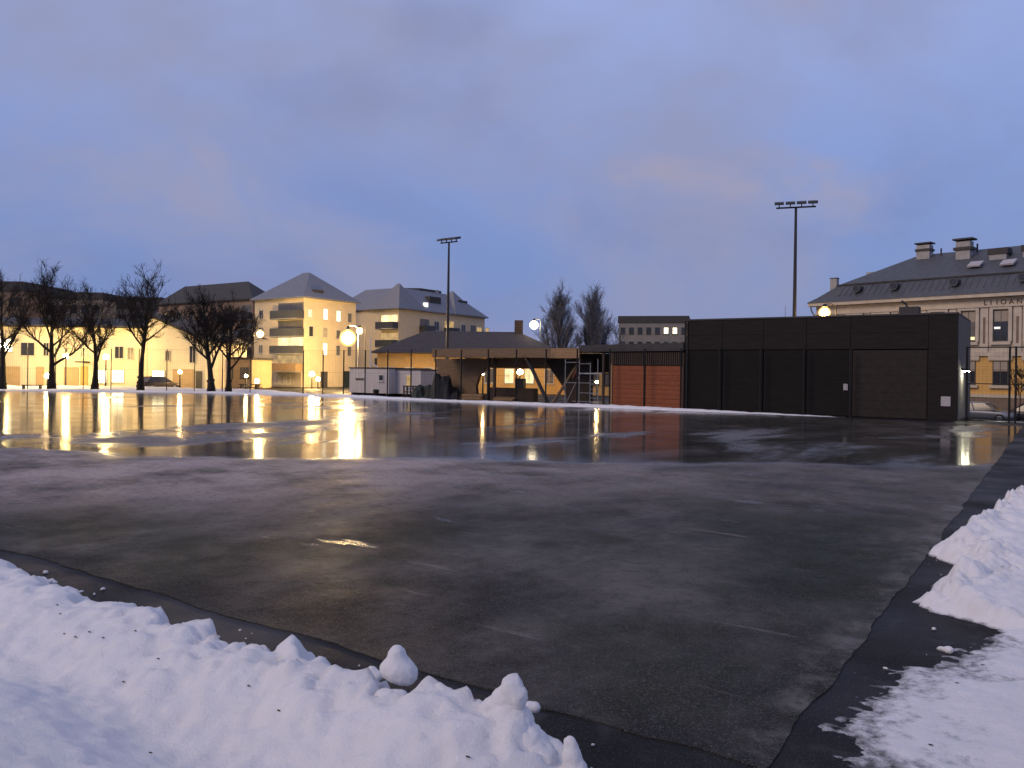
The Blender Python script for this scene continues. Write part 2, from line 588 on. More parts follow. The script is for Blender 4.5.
def ice_material():
    """wet ice: a glassy flooded part and frosted, scraped parts"""
    m = bpy.data.materials.new('wet_ice')
    m.use_nodes = True
    nt = m.node_tree
    L = nt.links.new
    p = nt.nodes['Principled BSDF']
    tc = nt.nodes.new('ShaderNodeTexCoord')

    def mapping(scale=(1, 1, 1), rot=0.0, loc=(0, 0, 0)):
        mp = nt.nodes.new('ShaderNodeMapping')
        mp.inputs['Scale'].default_value = scale
        mp.inputs['Rotation'].default_value = (0, 0, rot)
        mp.inputs['Location'].default_value = loc
        L(tc.outputs['Object'], mp.inputs[0])
        return mp.outputs[0]

    def noise(s, d, vec, rough=0.55, dist=0.0):
        n = nt.nodes.new('ShaderNodeTexNoise')
        n.inputs['Scale'].default_value = s
        n.inputs['Detail'].default_value = d
        n.inputs['Roughness'].default_value = rough
        n.inputs['Distortion'].default_value = dist
        L(vec, n.inputs['Vector'])
        return n.outputs['Fac']

    def mr(v, lo, hi, a=0.0, b=1.0, smooth=True):
        r = nt.nodes.new('ShaderNodeMapRange')
        if smooth:
            r.interpolation_type = 'SMOOTHSTEP'
        for k, x in (('From Min', lo), ('From Max', hi), ('To Min', a), ('To Max', b)):
            r.inputs[k].default_value = x
        L(v, r.inputs['Value'])
        return r.outputs[0]

    def mth(op, a, b):
        n = nt.nodes.new('ShaderNodeMath')
        n.operation = op
        for i, v in enumerate((a, b)):
            if isinstance(v, (int, float)):
                n.inputs[i].default_value = v
            else:
                L(v, n.inputs[i])
        return n.outputs[0]

    def mix(f, a, b):
        n = nt.nodes.new('ShaderNodeMix')
        n.data_type = 'RGBA'
        L(f, n.inputs['Factor'])
        for s, v in (('A', a), ('B', b)):
            if isinstance(v, tuple):
                n.inputs[s].default_value = (*v, 1)
            else:
                L(v, n.inputs[s])
        return n.outputs['Result']
    plain = mapping()
    along = mapping((1.0, 0.22, 1), R(-34.3) + R(90))      # long streaks across the field's diagonal
    skate = mapping((0.22, 1.6, 1), R(38))
    # flooded part: beyond a water line lying across the field, its margin uneven
    sep = nt.nodes.new('ShaderNodeSeparateXYZ')
    L(plain, sep.inputs[0])
    dist = mth('ADD', mth('MULTIPLY', sep.outputs['X'], -ST), mth('MULTIPLY', sep.outputs['Y'], CT))
    wob = mth('MULTIPLY', mth('SUBTRACT', noise(0.10, 7, plain, 0.6), 0.5), 13.0)
    flood = mr(mth('ADD', dist, wob), 21.2, 23.2)
    # dull islands standing out of the water
    isl = mr(noise(0.16, 6, mapping((1, 0.45, 1), R(55.7), (4, 2, 0)), 0.6, 0.4), 0.54, 0.70)
    wet = mth('MULTIPLY', flood, mth('SUBTRACT', 1.0, mth('MULTIPLY', isl, 0.85)))
    # small wet spots left on the scraped ice
    spot = mr(noise(0.55, 5, mapping((0.5, 1.5, 1), R(30), (2, 7, 0)), 0.6), 0.66, 0.70)
    wet = mth('MAXIMUM', wet, mth('MULTIPLY', spot, 0.75))
    rough_n = mr(noise(0.8, 8, plain, 0.68), 0.3, 0.7, 0.42, 0.70)
    rough_w = mr(noise(0.4, 4, plain), 0.3, 0.7, 0.085, 0.14)
    rr = nt.nodes.new('ShaderNodeMix')
    L(wet, rr.inputs['Factor'])
    L(rough_n, rr.inputs['A'])
    L(rough_w, rr.inputs['B'])
    L(rr.outputs['Result'], p.inputs['Roughness'])
    p.inputs['IOR'].default_value = 1.32
    L(mr(wet, 0.0, 1.0, 0.10, 0.5, False), p.inputs['Specular IOR Level'])
    # colour: grey-black ice, green where turf shows through, pale frost and scrapes
    c_ = mix(mr(noise(0.38, 12, mapping((1, 0.7, 1), R(20)), 0.70), 0.36, 0.66), (0.016, 0.015, 0.013), (0.112, 0.103, 0.094))
    c_ = mix(mr(noise(0.13, 6, mapping((1, 1, 1), 0, (3.3, 0, 0)), 0.6), 0.46, 0.58, 0, 0.8), c_, (0.021, 0.025, 0.014))
    c_ = mix(mr(noise(0.30, 9, mapping((1, 0.6, 1), R(20), (9, 1, 0)), 0.68, 0.5), 0.52, 0.72, 0, 0.75), c_, (0.16, 0.148, 0.145))
    # a belt of frozen slush along the water's margin
    belt = mth('MULTIPLY', mr(mth('ADD', dist, mth('MULTIPLY', wob, 0.6)), 12.0, 18.5), mth('SUBTRACT', 1.0, flood))
    belt = mth('MULTIPLY', belt, mr(noise(0.45, 9, plain, 0.68), 0.32, 0.62, 0.15, 1.0))
    belt = mth('MULTIPLY', belt, mr(sep.outputs['X'], -16.0, -5.0, 1.0, 0.22))
    c_ = mix(belt, c_, (0.38, 0.32, 0.31))
    c_ = mix(mth('MULTIPLY', flood, mth('MULTIPLY', isl, 0.8)), c_, (0.17, 0.155, 0.16))
    # pale frozen rim along the right-hand edge
    rim = mth('MULTIPLY', mr(sep.outputs['X'], -1.95, -1.60), mr(noise(1.4, 8, plain, 0.7), 0.42, 0.62))
    c_ = mix(mth('MULTIPLY', rim, 0.7), c_, (0.16, 0.155, 0.15))
    # thin dark melt along the near edge
    melt = mth('MULTIPLY', mr(sep.outputs['Y'], 5.05, 5.9, 1.0, 0.0), mr(noise(1.1, 8, plain, 0.7), 0.34, 0.56))
    c_ = mix(mth('MULTIPLY', melt, 0.85), c_, (0.016, 0.016, 0.017))
    # scrapes of skates and shovels, grit
    c_ = mix(mr(noise(1.5, 9, skate, 0.72), 0.59, 0.72, 0, 0.65), c_, (0.24, 0.215, 0.20))
    c_ = mix(mr(noise(7.0, 8, plain, 0.78), 0.50, 0.64, 0, 0.55), c_, (0.020, 0.020, 0.018))
    c_ = mix(mr(noise(30, 5, plain, 0.7), 0.56, 0.68, 0, 0.5), c_, (0.16, 0.155, 0.15))
    c_ = mix(mr(noise(95, 3, plain, 0.6), 0.56, 0.66, 0, 0.55), c_, (0.19, 0.185, 0.18))
    L(c_, p.inputs['Base Color'])
    # relief
    h1 = noise(9, 6, plain, 0.72)
    h2 = noise(42, 3, plain, 0.6)
    hh = mth('ADD', mth('MULTIPLY', h1, 0.7), mth('MULTIPLY', h2, 0.3))
    b = nt.nodes.new('ShaderNodeBump')
    b.inputs['Distance'].default_value = 0.03
    L(mr(wet, 0.0, 1.0, 0.75, 0.004, False), b.inputs['Strength'])
    L(hh, b.inputs['Height'])
    L(b.outputs[0], p.inputs['Normal'])
    return m


def snow_material():
    m = mat('snow', (0.80, 0.80, 0.82), 0.85, 0.03, 2.5, spec=0.2)
    nt = m.node_tree
    p = nt.nodes['Principled BSDF']
    tc = nt.nodes.new('ShaderNodeTexCoord')
    n1 = nt.nodes.new('ShaderNodeTexNoise')
    n1.inputs['Scale'].default_value = 22
    n1.inputs['Detail'].default_value = 8
    n1.inputs['Roughness'].default_value = 0.78
    nt.links.new(tc.outputs['Object'], n1.inputs['Vector'])
    b = nt.nodes.new('ShaderNodeBump')
    b.inputs['Strength'].default_value = 0.75
    b.inputs['Distance'].default_value = 0.03
    nt.links.new(n1.outputs['Fac'], b.inputs['Height'])
    nt.links.new(b.outputs[0], p.inputs['Normal'])
    src = p.inputs['Base Color'].links[0].from_socket
    geo = nt.nodes.new('ShaderNodeNewGeometry')
    sp = nt.nodes.new('ShaderNodeSeparateXYZ')
    nt.links.new(geo.outputs['Position'], sp.inputs[0])
    n3 = nt.nodes.new('ShaderNodeTexNoise')
    n3.inputs['Scale'].default_value = 9
    n3.inputs['Detail'].default_value = 8
    n3.inputs['Roughness'].default_value = 0.75
    nt.links.new(tc.outputs['Object'], n3.inputs['Vector'])
    ma = nt.nodes.new('ShaderNodeMath')
    ma.operation = 'MULTIPLY_ADD'
    nt.links.new(n3.outputs['Fac'], ma.inputs[0])
    ma.inputs[1].default_value = 0.09
    nt.links.new(sp.outputs['Z'], ma.inputs[2])
    r3 = nt.nodes.new('ShaderNodeMapRange')
    r3.interpolation_type = 'SMOOTHSTEP'
    r3.inputs['From Min'].default_value = 0.030
    r3.inputs['From Max'].default_value = 0.070
    nt.links.new(ma.outputs[0], r3.inputs['Value'])
    mx = nt.nodes.new('ShaderNodeMix')
    mx.data_type = 'RGBA'
    mx.inputs['A'].default_value = (0.060, 0.060, 0.064, 1)       # grey slush where the snow lies thin
    nt.links.new(src, mx.inputs['B'])
    nt.links.new(r3.outputs[0], mx.inputs['Factor'])
    nt.links.new(mx.outputs['Result'], p.inputs['Base Color'])
    return m


MT['snow'] = snow_material()

gx = np.unique(np.concatenate([np.linspace(-600, -160, 12), np.linspace(-160, 60, 90), np.linspace(60, 500, 12)]))
gy = np.unique(np.concatenate([np.linspace(-200, -10, 8), np.linspace(-10, 120, 66), np.linspace(120, 700, 14)]))
GZ = np.array([[ground_z(a, b) for a in gx] for b in gy])
kind(grid_mesh('ground', gx, gy, GZ, None, ground_material()), 'structure')

RIDGE_Y = 51.7
rl = [cw(-110, 60), cw(-75, 74), cw(-52, 78.5), cw(-40, 79), cw(-31, 79)]
ice_outline = [(-1.5, 5.1), (-1.5, RIDGE_Y - 1.4)] + [(-59, RIDGE_Y)] + list(reversed(rl)) + [(-150, 5.1)]


def ice_edge():
    """outline with an uneven margin"""
    pts = []
    n = len(ice_outline)
    for i in range(n):
        p, q = Vector(ice_outline[i]), Vector(ice_outline[(i + 1) % n])
        L = (q - p).length
        k = max(1, int(L / 0.09))
        nrm = Vector((-(q - p).y, (q - p).x)).normalized()
        for j in range(k):
            t = j / k
            w = float(fbm(np.array([p.x + (q.x - p.x) * t]) * 1.6 + 5, np.array([p.y + (q.y - p.y) * t]) * 1.6, 5)[0]) - 0.5
            pts.append(p.lerp(q, t) + nrm * w * 0.16)
    return pts


edge = ice_edge()
mb = MB()
n_e = len(edge)
mb.v = [(p.x, p.y, 0.006) for p in edge] + [(p.x, p.y, -0.012) for p in edge]
mb.f = [tuple(range(n_e))] + [(i, i + n_e, (i + 1) % n_e + n_e, (i + 1) % n_e) for i in range(n_e)]
ice = mb.build('ice_field', ice_material())
kind(ice, 'structure')


# snow round the near corner of the field: a ploughed bank on the left, a scraped verge and bank on the right
def snow_height(A, B):
    n_big = fbm(A * 0.7 + 3, B * 0.7 + 8, 4) - 0.5
    n_mid = fbm(A * 2.3 + 13, B * 2.3, 4) - 0.5
    n_fin = fbm(A * 9 + 1, B * 9 + 5, 3) - 0.5
    cl = lumps(A * 4.2, B * 4.2) * 0.6 + lumps(A * 8.5 + 3, B * 8.5, 7) * 0.4
    # --- left bank
    right_end = np.clip((-1.78 - A + n_mid * 0.4) / 1.0, 0, 1)
    right_end = right_end * right_end * (3 - 2 * right_end)
    rough = np.clip((A + 8.5) / 4.0, 0.18, 1.0)
    front = 4.32 + n_mid * 0.55 + n_fin * 0.12 + 0.05 * np.clip(-A - 6, 0, 4)
    slope = np.clip((front - B) / 0.42, 0, 1)
    slope = np.sqrt(slope) * (0.6 + 0.4 * slope)
    crest = 0.30 + 0.10 * np.exp(-((B - 3.75) / 0.42) ** 2) * (0.5 + rough)
    trough = -0.17 * np.exp(-((B - 2.95) / 0.42) ** 2)
    rise = 0.075 * np.clip(3.6 - B, 0, 6)
    near_crest = np.exp(-((B - 3.85) / 0.55) ** 2)
    body = crest + trough + rise + 0.24 * n_big + 0.15 * n_mid * (0.30 + near_crest * rough) \
        + cl * 0.12 * np.exp(-((B - 3.95) / 0.34) ** 2) * rough + cl * 0.01 + 0.075 * n_fin * (0.30 + near_crest * rough)
    left = slope * body * right_end - 0.02 + (0.03 * n_fin) * (slope > 0)
    # --- right side
    eb = np.array([2.0, 4.5, 5.4, 7.0, 7.9, 8.5, 9.0, 9.35, 9.6, 9.9, 10.6, 11.3, 11.9, 12.4, 12.9, 13.6, 14.6, 16.0, 19.6, 30, 48])
    ea = np.array([-1.62, -1.6, -1.55, -1.48, -1.3, -1.0, -.55, -.5, -1.05, -1.3, -1.2, -1.1, -1.0, -1.3, -1.5, -1.35, -1.15, -.95, -.55, -.4, -.4])
    E = np.interp(B, eb, ea)
    ins = A - E + n_mid * 0.22 + n_fin * 0.14
    thick = np.interp(B, [2, 8.4, 9.4, 10.0, 12.0, 13.2, 16, 22, 48], [0.06, 0.06, 0.09, 0.20, 0.26, 0.38, 0.45, 0.45, 0.42])
    fall = np.interp(B, [8.6, 9.6], [1.3, 0.40])
    s2 = np.clip(ins / fall, 0, 1)
    bank = np.sqrt(s2) * (0.55 + 0.45 * s2)
    far = np.clip((B - 8.8) / 1.0, 0, 1)
    rgt = bank * (thick + far * (0.16 * n_big + 0.22 * n_mid + 0.22 * cl * np.exp(-((ins - 0.35) / 0.4) ** 2) + 0.03 * cl)
                  + (1 - far) * (0.05 * n_mid + 0.015 * cl) + 0.02 * n_fin
                  + 0.10 * np.clip(A - 0.6, 0, 3)) - 0.02
    feather = np.clip(0.9 - ins, 0, 0.9) / 0.9 * np.clip((9.2 - B) / 0.5, 0, 1)
    rgt = rgt - feather * 0.022 * np.clip(fbm(A * 14, B * 24 + 9, 3, 0.6) - 0.35, 0, 1) * 2
    rgt = rgt - feather * 0.05 * np.clip(fbm(A * 1.6 + 20, B * 7 + 3, 4, 0.6) - 0.40, 0, 1)
    return np.maximum(left, rgt)


def snow_patch(name, xs, ys, label=None):
    A, B = np.meshgrid(xs, ys)
    Z = snow_height(A, B)
    o = grid_mesh(name, xs, ys, Z, Z > -0.012, MT['snow'])
    return kind(o, 'structure')


snow_patch('snow_bank', np.arange(-13.5, 1.2, 0.032), np.arange(0.3, 5.3, 0.028))
snow_patch('snow_verge', np.arange(-1.9, 3.0, 0.035), np.arange(5.301, 22.0, 0.04))
snow_patch('snow_bank', np.arange(-60, -13.4, 0.3), np.arange(-3, 5.3, 0.2))
snow_patch('snow_verge', np.arange(-1.6, 6.0, 0.25), np.arange(22.0, 48.0, 0.25))
snow_patch('snow_bank', np.arange(-13.5, 3.0, 0.15), np.arange(-6, 0.32, 0.15))


def clump(name, spheres, seed, label, grp=None, noise=0.02, vox=0.018):
    """a clod of snow: overlapping balls fused into one skin and roughened"""
    mb_ = MB()
    ox, oy = spheres[0][0], spheres[0][1]
    z0 = min(s[2] - (s[3] if isinstance(s[3], float) else s[3][2]) for s in spheres)
    for s in spheres:
        mb_.ball((s[0] - ox, s[1] - oy, s[2] - z0), s[3], 14, 10)
    o = mb_.build(name, 'snow', smooth=True)
    o.location = (ox, oy, z0)
    md = o.modifiers.new('fuse', 'REMESH')
    md.mode = 'VOXEL'
    md.voxel_size = vox
    md.use_smooth_shade = True
    sm = o.modifiers.new('soft', 'SMOOTH')
    sm.iterations = 4
    for k, (sc_, st_) in enumerate(((0.11, noise), (0.035, noise * 0.45))):
        tx = bpy.data.textures.new('clod_relief', 'CLOUDS')
        tx.noise_scale = sc_
        tx.noise_depth = 2
        dm = o.modifiers.new('relief', 'DISPLACE')
        dm.texture = tx
        dm.strength = st_ * 2
        dm.mid_level = 0.5
        dm.texture_coords = 'GLOBAL'
    return tag(o, label, 'snow', grp)


def pz(px, py, b):
    """world point on the vertical plane y = b seen at a pixel"""
    k = (px - 512) / FPX
    a = xb(px, b)
    D = -a * ST + b * CT
    return at(px, py, D)


def S(px, py, b, r):
    p = pz(px, py, b)
    return (p.x, p.y, p.z, r)


clump('snow_chunk', [S(398, 668, 3.95, 0.10), S(397, 655, 3.95, 0.065), S(406, 673, 3.97, 0.085), S(390, 668, 3.93, 0.075)], 1,
      'loose egg-shaped lump of snow standing on the bank crest', noise=0.012)
clump('snow_chunk', [S(395, 705, 3.78, 0.10), S(384, 700, 3.76, 0.07), S(402, 714, 3.76, 0.09), S(400, 698, 3.8, 0.06)], 2,
      'squarish yellow-lit snow lump just below the egg-shaped one', noise=0.015)
clump('snow_chunk', [S(511, 686, 3.88, 0.070), S(517, 697, 3.88, 0.062), S(505, 700, 3.88, 0.085), S(497, 716, 3.88, 0.12), S(512, 730, 3.88, 0.15), S(478, 728, 3.88, 0.11),
                     S(528, 748, 3.86, 0.13), S(540, 765, 3.84, 0.12), S(462, 745, 3.82, 0.12), S(490, 758, 3.80, 0.18)], 3,
      'tall pinnacle of ploughed snow with a knob on top', noise=0.022)
clump('snow_chunk', [S(570, 742, 3.85, 0.040), S(572, 755, 3.85, 0.055), S(575, 772, 3.85, 0.075), S(563, 785, 3.85, 0.11)], 4,
      'small upright snow finger at the right end of the bank', noise=0.012)
clump('snow_chunk', [S(440, 690, 3.85, 0.055), S(432, 700, 3.85, 0.07), S(448, 702, 3.85, 0.08), S(420, 722, 3.8, 0.11), S(446, 728, 3.8, 0.12)], 5,
      'low rounded snow clod between the loose lump and the pinnacle', noise=0.02)
clump('snow_chunk', [S(372, 673, 4.32, 0.055), S(378, 676, 4.33, 0.045)], 6, 'small dirty snow lump fallen on the asphalt behind the bank', noise=0.01)
clump('snow_chunk', [S(528, 707, 4.55, 0.045), S(536, 707, 4.57, 0.04)], 7, 'small flat snow lump on the asphalt right of the pinnacle', noise=0.01)
clump('snow_chunk', [S(968, 604, 9.75, 0.10), S(974, 606, 9.75, 0.085)], 8, 'rounded snow ball at the front of the right bank', noise=0.015)
clump('snow_chunk', [S(928, 602, 9.95, 0.065), S(921, 603, 9.95, 0.05)], 9, 'low snow crumb at the tip of the right bank', noise=0.012)
clump('snow_chunk', [S(941, 650, 8.3, 0.04), S(949, 650, 8.28, 0.045)], 10, 'little snow crumbs on the scraped asphalt tongue', noise=0.012)
clump('snow_chunk', [S(970, 543, 13.0, 0.12), S(966, 537, 13.05, 0.10), S(975, 548, 12.95, 0.12)], 11, 'warm-lit clod on the crest of the right bank', noise=0.025)
clump('snow_chunk', [S(975, 526, 14.3, 0.10), S(983, 521, 14.5, 0.10)], 12, 'small knobbly clod further along the right bank crest', noise=0.02)


# crumbs thrown off by the plough
rc = random.Random(12)
m_ = MB()


def crumb(x_, y_, r_):
    g_ = float(snow_height(np.array([x_]), np.array([y_]))[0])
    m_.ball((x_, y_, max(g_, 0.004) + r_ * 0.35), (r_ * rc.uniform(0.7, 1.4), r_ * rc.uniform(0.7, 1.3), r_ * rc.uniform(0.45, 0.9)), 7, 5)


for k in range(120):
    crumb(rc.uniform(-12, -1.5), 4.25 + rc.gauss(0.12, 0.22), 0.008 + 0.03 * rc.random() ** 3)
for k in range(22):
    crumb(-1.15 + rc.gauss(0.0, 0.25), rc.uniform(5.2, 16), 0.006 + 0.016 * rc.random() ** 3)
kind(m_.build('snow_crumbs', 'snow', smooth=True), 'stuff', 'small crumbs of snow scattered along the ploughed banks')


# the low white ridge along the field's far sides
def ridge(pts, name, h=0.30, w=1.1, seed=0):
    P = []
    for i in range(len(pts) - 1):
        p, q = Vector(pts[i]), Vector(pts[i + 1])
        k = max(1, int((q - p).length / 0.4))
        P += [p.lerp(q, j / k) for j in range(k)]
    P.append(Vector(pts[-1]))
    V, F = [], []
    prof = [(-1, 0), (-0.7, 0.35), (-0.35, 0.85), (0, 1), (0.4, 0.8), (0.75, 0.4), (1, 0)]
    for i, p in enumerate(P):
        d = (P[min(i + 1, len(P) - 1)] - P[max(0, i - 1)]).normalized()
        nn = Vector((-d.y, d.x))
        hh = h * (0.45 + 1.1 * float(fbm(np.array([i * 0.09 + seed]), np.array([1.5 + seed]), 4)[0]))
        hh *= 0.12 + 0.88 * min(1, i / 22) * min(1, (len(P) - 1 - i) / 12)
        ww = w * (0.6 + 0.8 * float(fbm(np.array([i * 0.13 + 9 + seed]), np.array([4.5]), 3)[0]))
        for (s, z) in prof:
            jit = (random.random() - 0.5) * 0.08
            V.append((p.x + nn.x * (s * ww + jit), p.y + nn.y * (s * ww + jit), -0.03 + z * hh + (random.random() - 0.5) * 0.05 * (z > 0)))
    m_ = len(prof)
    for i in range(len(P) - 1):
        for j in range(m_ - 1):
            a = i * m_ + j
            F.append((a, a + 1, a + m_ + 1, a + m_))
    mb_ = MB()
    mb_.add(V, F)
    return kind(mb_.build(name, 'snow', smooth=True), 'structure')


ridge([(-10.5, RIDGE_Y + 0.5), (-21, RIDGE_Y + 0.1), (-33, RIDGE_Y + 0.1), (-59, RIDGE_Y + 0.3)] + list(reversed(rl)), 'snow_ridge', 0.20, 0.62, 3)
ridge([(-62, 54.5)] + [cw(-26, 84), cw(-34, 85), cw(-60, 84)], 'snow_ridge', 0.42, 1.4, 8)
ridge([(-3.6, 55.6), (0.5, 55.3), (5, 55.8)], 'snow_ridge', 0.16, 0.7, 14)


# ------------------------------------------------------------------ facade helpers
def face(o, ang):
    """a wall plane: origin, direction along it, outward normal (to the right-hand side seen from above)"""
    e = (math.cos(ang), math.sin(ang))
    return (o, e, (e[1], -e[0]))


def window(parent, F, s, z, w, h, pane='glass', frame='frame', mull=1, trans=0.0, fw=0.07, depth=0.07):
    m_ = MB()
    m_.fbox(F, s - w / 2, s + w / 2, z, z + fw, 0.004, depth)
    m_.fbox(F, s - w / 2, s + w / 2, z + h - fw, z + h, 0.004, depth)
    m_.fbox(F, s - w / 2, s - w / 2 + fw, z + fw, z + h - fw, 0.004, depth)
    m_.fbox(F, s + w / 2 - fw, s + w / 2, z + fw, z + h - fw, 0.004, depth)
    for k in range(mull):
        x = s - w / 2 + w * (k + 1) / (mull + 1)
        m_.fbox(F, x - fw * 0.35, x + fw * 0.35, z + fw, z + h - fw, 0.004, depth * 0.8)
    if trans:
        m_.fbox(F, s - w / 2 + fw, s + w / 2 - fw, z + h * trans - fw * .35, z + h * trans + fw * .35, 0.004, depth * 0.75)
    m_.fbox(F, s - w / 2 - 0.06, s + w / 2 + 0.06, z - 0.07, z - 0.001, 0.004, depth + 0.07)
    wo = m_.build('window', frame, parent)
    MB().fbox(F, s - w / 2 + fw * 0.5, s + w / 2 - fw * 0.5, z + fw * 0.5, z + h - fw * 0.5, 0.006, 0.026).build('pane', pane, wo)
    return wo


def hip_roof(m_, x0, x1, y0, y1, z0, z1, inset_x, inset_y=None, over=0.4, thick=0.18):
    iy = (y1 - y0) / 2 if inset_y is None else inset_y
    x0, x1, y0, y1 = x0 - over, x1 + over, y0 - over, y1 + over
    a = [(x0, y0, z0), (x1, y0, z0), (x1, y1, z0), (x0, y1, z0)]
    b = [(x, y, z + thick) for x, y, z in a]
    ym = (y0 + y1) / 2
    t = [(x0 + inset_x + over, y0 + iy + over, z1), (x1 - inset_x - over, y0 + iy + over, z1),
         (x1 - inset_x - over, y1 - iy - over, z1), (x0 + inset_x + over, y1 - iy - over, z1)]
    f = [(3, 2, 1, 0)] + [(i, (i + 1) % 4, (i + 1) % 4 + 4, i + 4) for i in range(4)]
    if iy * 2 >= (y1 - y0) - 2 * over - 1e-6:
        t = [t[0], t[1]]
        f += [(4, 5, 9, 8), (5, 6, 9), (6, 7, 8, 9), (7, 4, 8)]
    else:
        f += [(4, 5, 9, 8), (5, 6, 10, 9), (6, 7, 11, 10), (7, 4, 8, 11), (8, 9, 10, 11)]
    return m_.add(a + b + t, f)


# ------------------------------------------------------------------ the black service building
BB = 53.0
bx0, bx1, bz = -21.6, -4.8, 6.33
t = thing('service_building', 'long black timber-clad service building with flat roof beside the gate', 'building', (bx1, BB, 0))
W = bx1 - bx0
LOW = 4.2
jx = [-W] + [xb(p, BB) - bx1 for p in (722, 763, 806, 850, 928)] + [0.0]
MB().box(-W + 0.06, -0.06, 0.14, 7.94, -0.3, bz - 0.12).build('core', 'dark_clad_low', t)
MB().box(-W, 0, 0.0, 8.0, bz - 0.10, bz).build('roof', 'roof_dark', t)
for i in range(5):
    a_, b__ = jx[i] + 0.02, jx[i + 1] - 0.006
    for k in range(2):
        h0, h1 = LOW + 0.02 + k * 1.0, min(LOW + 1.008 + k * 1.0, bz - 0.12)
        MB().box(a_, b__, -0.03 - 0.004 * ((i + k) % 2), 0.12, h0, h1).build('cladding_board', 'dark_clad', t)
MB().box(-W - 0.03, 0.03, -0.06, -0.002, bz - 0.09, bz + 0.015).build('roof_flashing', 'roof_dark', t)
MB().tube([(-W + 0.25, -0.09, 0.1), (-W + 0.25, -0.09, bz - 0.15)], [0.045] * 2, 8).build('downpipe', 'steel_dark', t)
for i in range(4):
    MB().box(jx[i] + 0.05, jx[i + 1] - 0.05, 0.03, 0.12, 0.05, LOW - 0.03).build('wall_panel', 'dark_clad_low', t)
door = MB().box(jx[4] + 0.10, jx[5] - 0.02, 0.09, 0.13, 0.02, LOW - 0.03).build('garage_door', 'door_brown', t)
for k in range(8):
    hgt = (LOW - 0.1) / 8
    MB().box(jx[4] + 0.14, jx[5] - 0.06, 0.045, 0.086, 0.05 + k * hgt, 0.05 + (k + 1) * hgt - 0.009).build('panel', 'door_brown', door)
MB().box(jx[4] - 0.045, jx[4] + 0.09, -0.02, 0.12, 0.0, LOW).build('door_post', 'steel_dark', t)
MB().box(jx[5] + 0.01, -0.01, -0.03, 0.12, 0.0, bz - 0.12).build('corner_cladding', 'dark_clad', t)
side = MB().box(-0.055, 0.0, 0.13, 7.98, 0.0, bz - 0.12).build('side_wall', 'concrete', t)
for k in range(5):
    MB().box(0.002, 0.02, 0.2 + k * 1.55, 0.2 + k * 1.55 + 1.5, 0.1, 3.0).build('side_panel', 'concrete', side)
MB().box(jx[5] + 0.7, jx[5] + 1.2, -0.06, -0.032, 0.85, 1.42).build('sign_plate', 'sign_grey', t, bevel=0.01)
MB().box(jx[4] - 0.38, jx[4] - 0.12, -0.03, 0.028, 1.65, 2.05).build('electrical_box', 'sign_grey', t, bevel=0.01)
v = MB().box(-3.4, -2.3, 1.6, 2.6, bz, bz + 0.55).build('roof_vent', 'roof_dark', t)
MB().tube([(-3.0, 2.0, bz + 0.5), (-3.05, 2.0, bz + 0.75), (-3.3, 1.9, bz + 0.95)], [0.06, 0.06, 0.06], 6).build('pipe', 'steel_dark', v)
MB().tube([(-11.0, 4.0, bz), (-11.0, 4.0, bz + 1.1)], [0.025, 0.02], 5).build('antenna', 'galv', t)
# wall lamp on the side wall
t = thing('wall_lamp', 'cool white wall lamp on the pale side wall by the gate', 'lamp', (bx1 + 0.02, BB + 2.4, 2.95))
MB().prism([(0, 0), (0.42, 0.02), (0.42, 0.08), (0, 0.16)], 'y', -0.25, 0.25).build('hood', 'steel_dark', t)
MB().box(0.08, 0.38, -0.2, 0.2, -0.045, -0.004).build('diffuser', 'lamp_cool', t)

# ------------------------------------------------------------------ annex with the two orange doors
ax0, ax1 = xb(581, BB), bx0 - 0.02
t = thing('storage_annex', 'low dark annex with two orange-brown wooden doors', 'building', (ax1, BB, 0))
xl, xd = ax0 - ax1, xb(610, BB) - ax1
MB().prism([(xl, 4.10), (0, 4.15), (0, 4.72), (xl, 4.60)], 'y', -0.12, 8.0).build('roof', 'roof_dark', t)
MB().box(xd, -0.01, 0.10, 0.3, 3.12, 4.10).build('band_backing', 'wood_dark', t)
m_ = MB()
x = xd + 0.05
while x < -0.1:
    m_.box(x, x + 0.09, 0.03, 0.098, 3.16, 4.09)
    x += 0.165
kind(m_.build('slats', 'wood_dark', t), 'stuff')
xm = xb(644, BB) - ax1
for (u0, u1) in ((xd + 0.18, xm - 0.06), (xm + 0.06, -0.14)):
    d = MB().box(u0, u1, 0.16, 0.26, 0.02, 3.10).build('wooden_door', 'orange', t)
    for k in range(9):
        MB().box(u0 + 0.01, u1 - 0.01, 0.11, 0.157, 0.06 + k * 0.335, 0.06 + (k + 1) * 0.335 - 0.018).build('board', 'orange', d)
MB().box(xm - 0.055, xm + 0.055, 0.05, 0.3, 0.0, 3.12).build('door_post', 'wood_dark', t)
MB().box(xd - 0.10, xd + 0.16, 0.04, 0.3, 0.0, 4.095).build('corner_post', 'wood', t)
MB().box(-0.13, -0.01, 0.06, 0.3, 0.0, 3.11).build('door_post', 'wood_dark', t)
MB().box(xd, -0.02, 0.32, 6.0, -0.1, 4.08).build('core', 'wood_dark', t)
MB().box(xb(572, BB + 4) - ax1, xb(592, BB + 4) - ax1, 4.0, 4.2, -0.1, 4.07).build('rear_wall', 'wood_dark', t)
MB().box(xb(592, BB + 4) - ax1 + 0.01, xd - 0.01, 4.0, 4.2, 2.55, 4.07).build('rear_lintel', 'wood_dark', t)

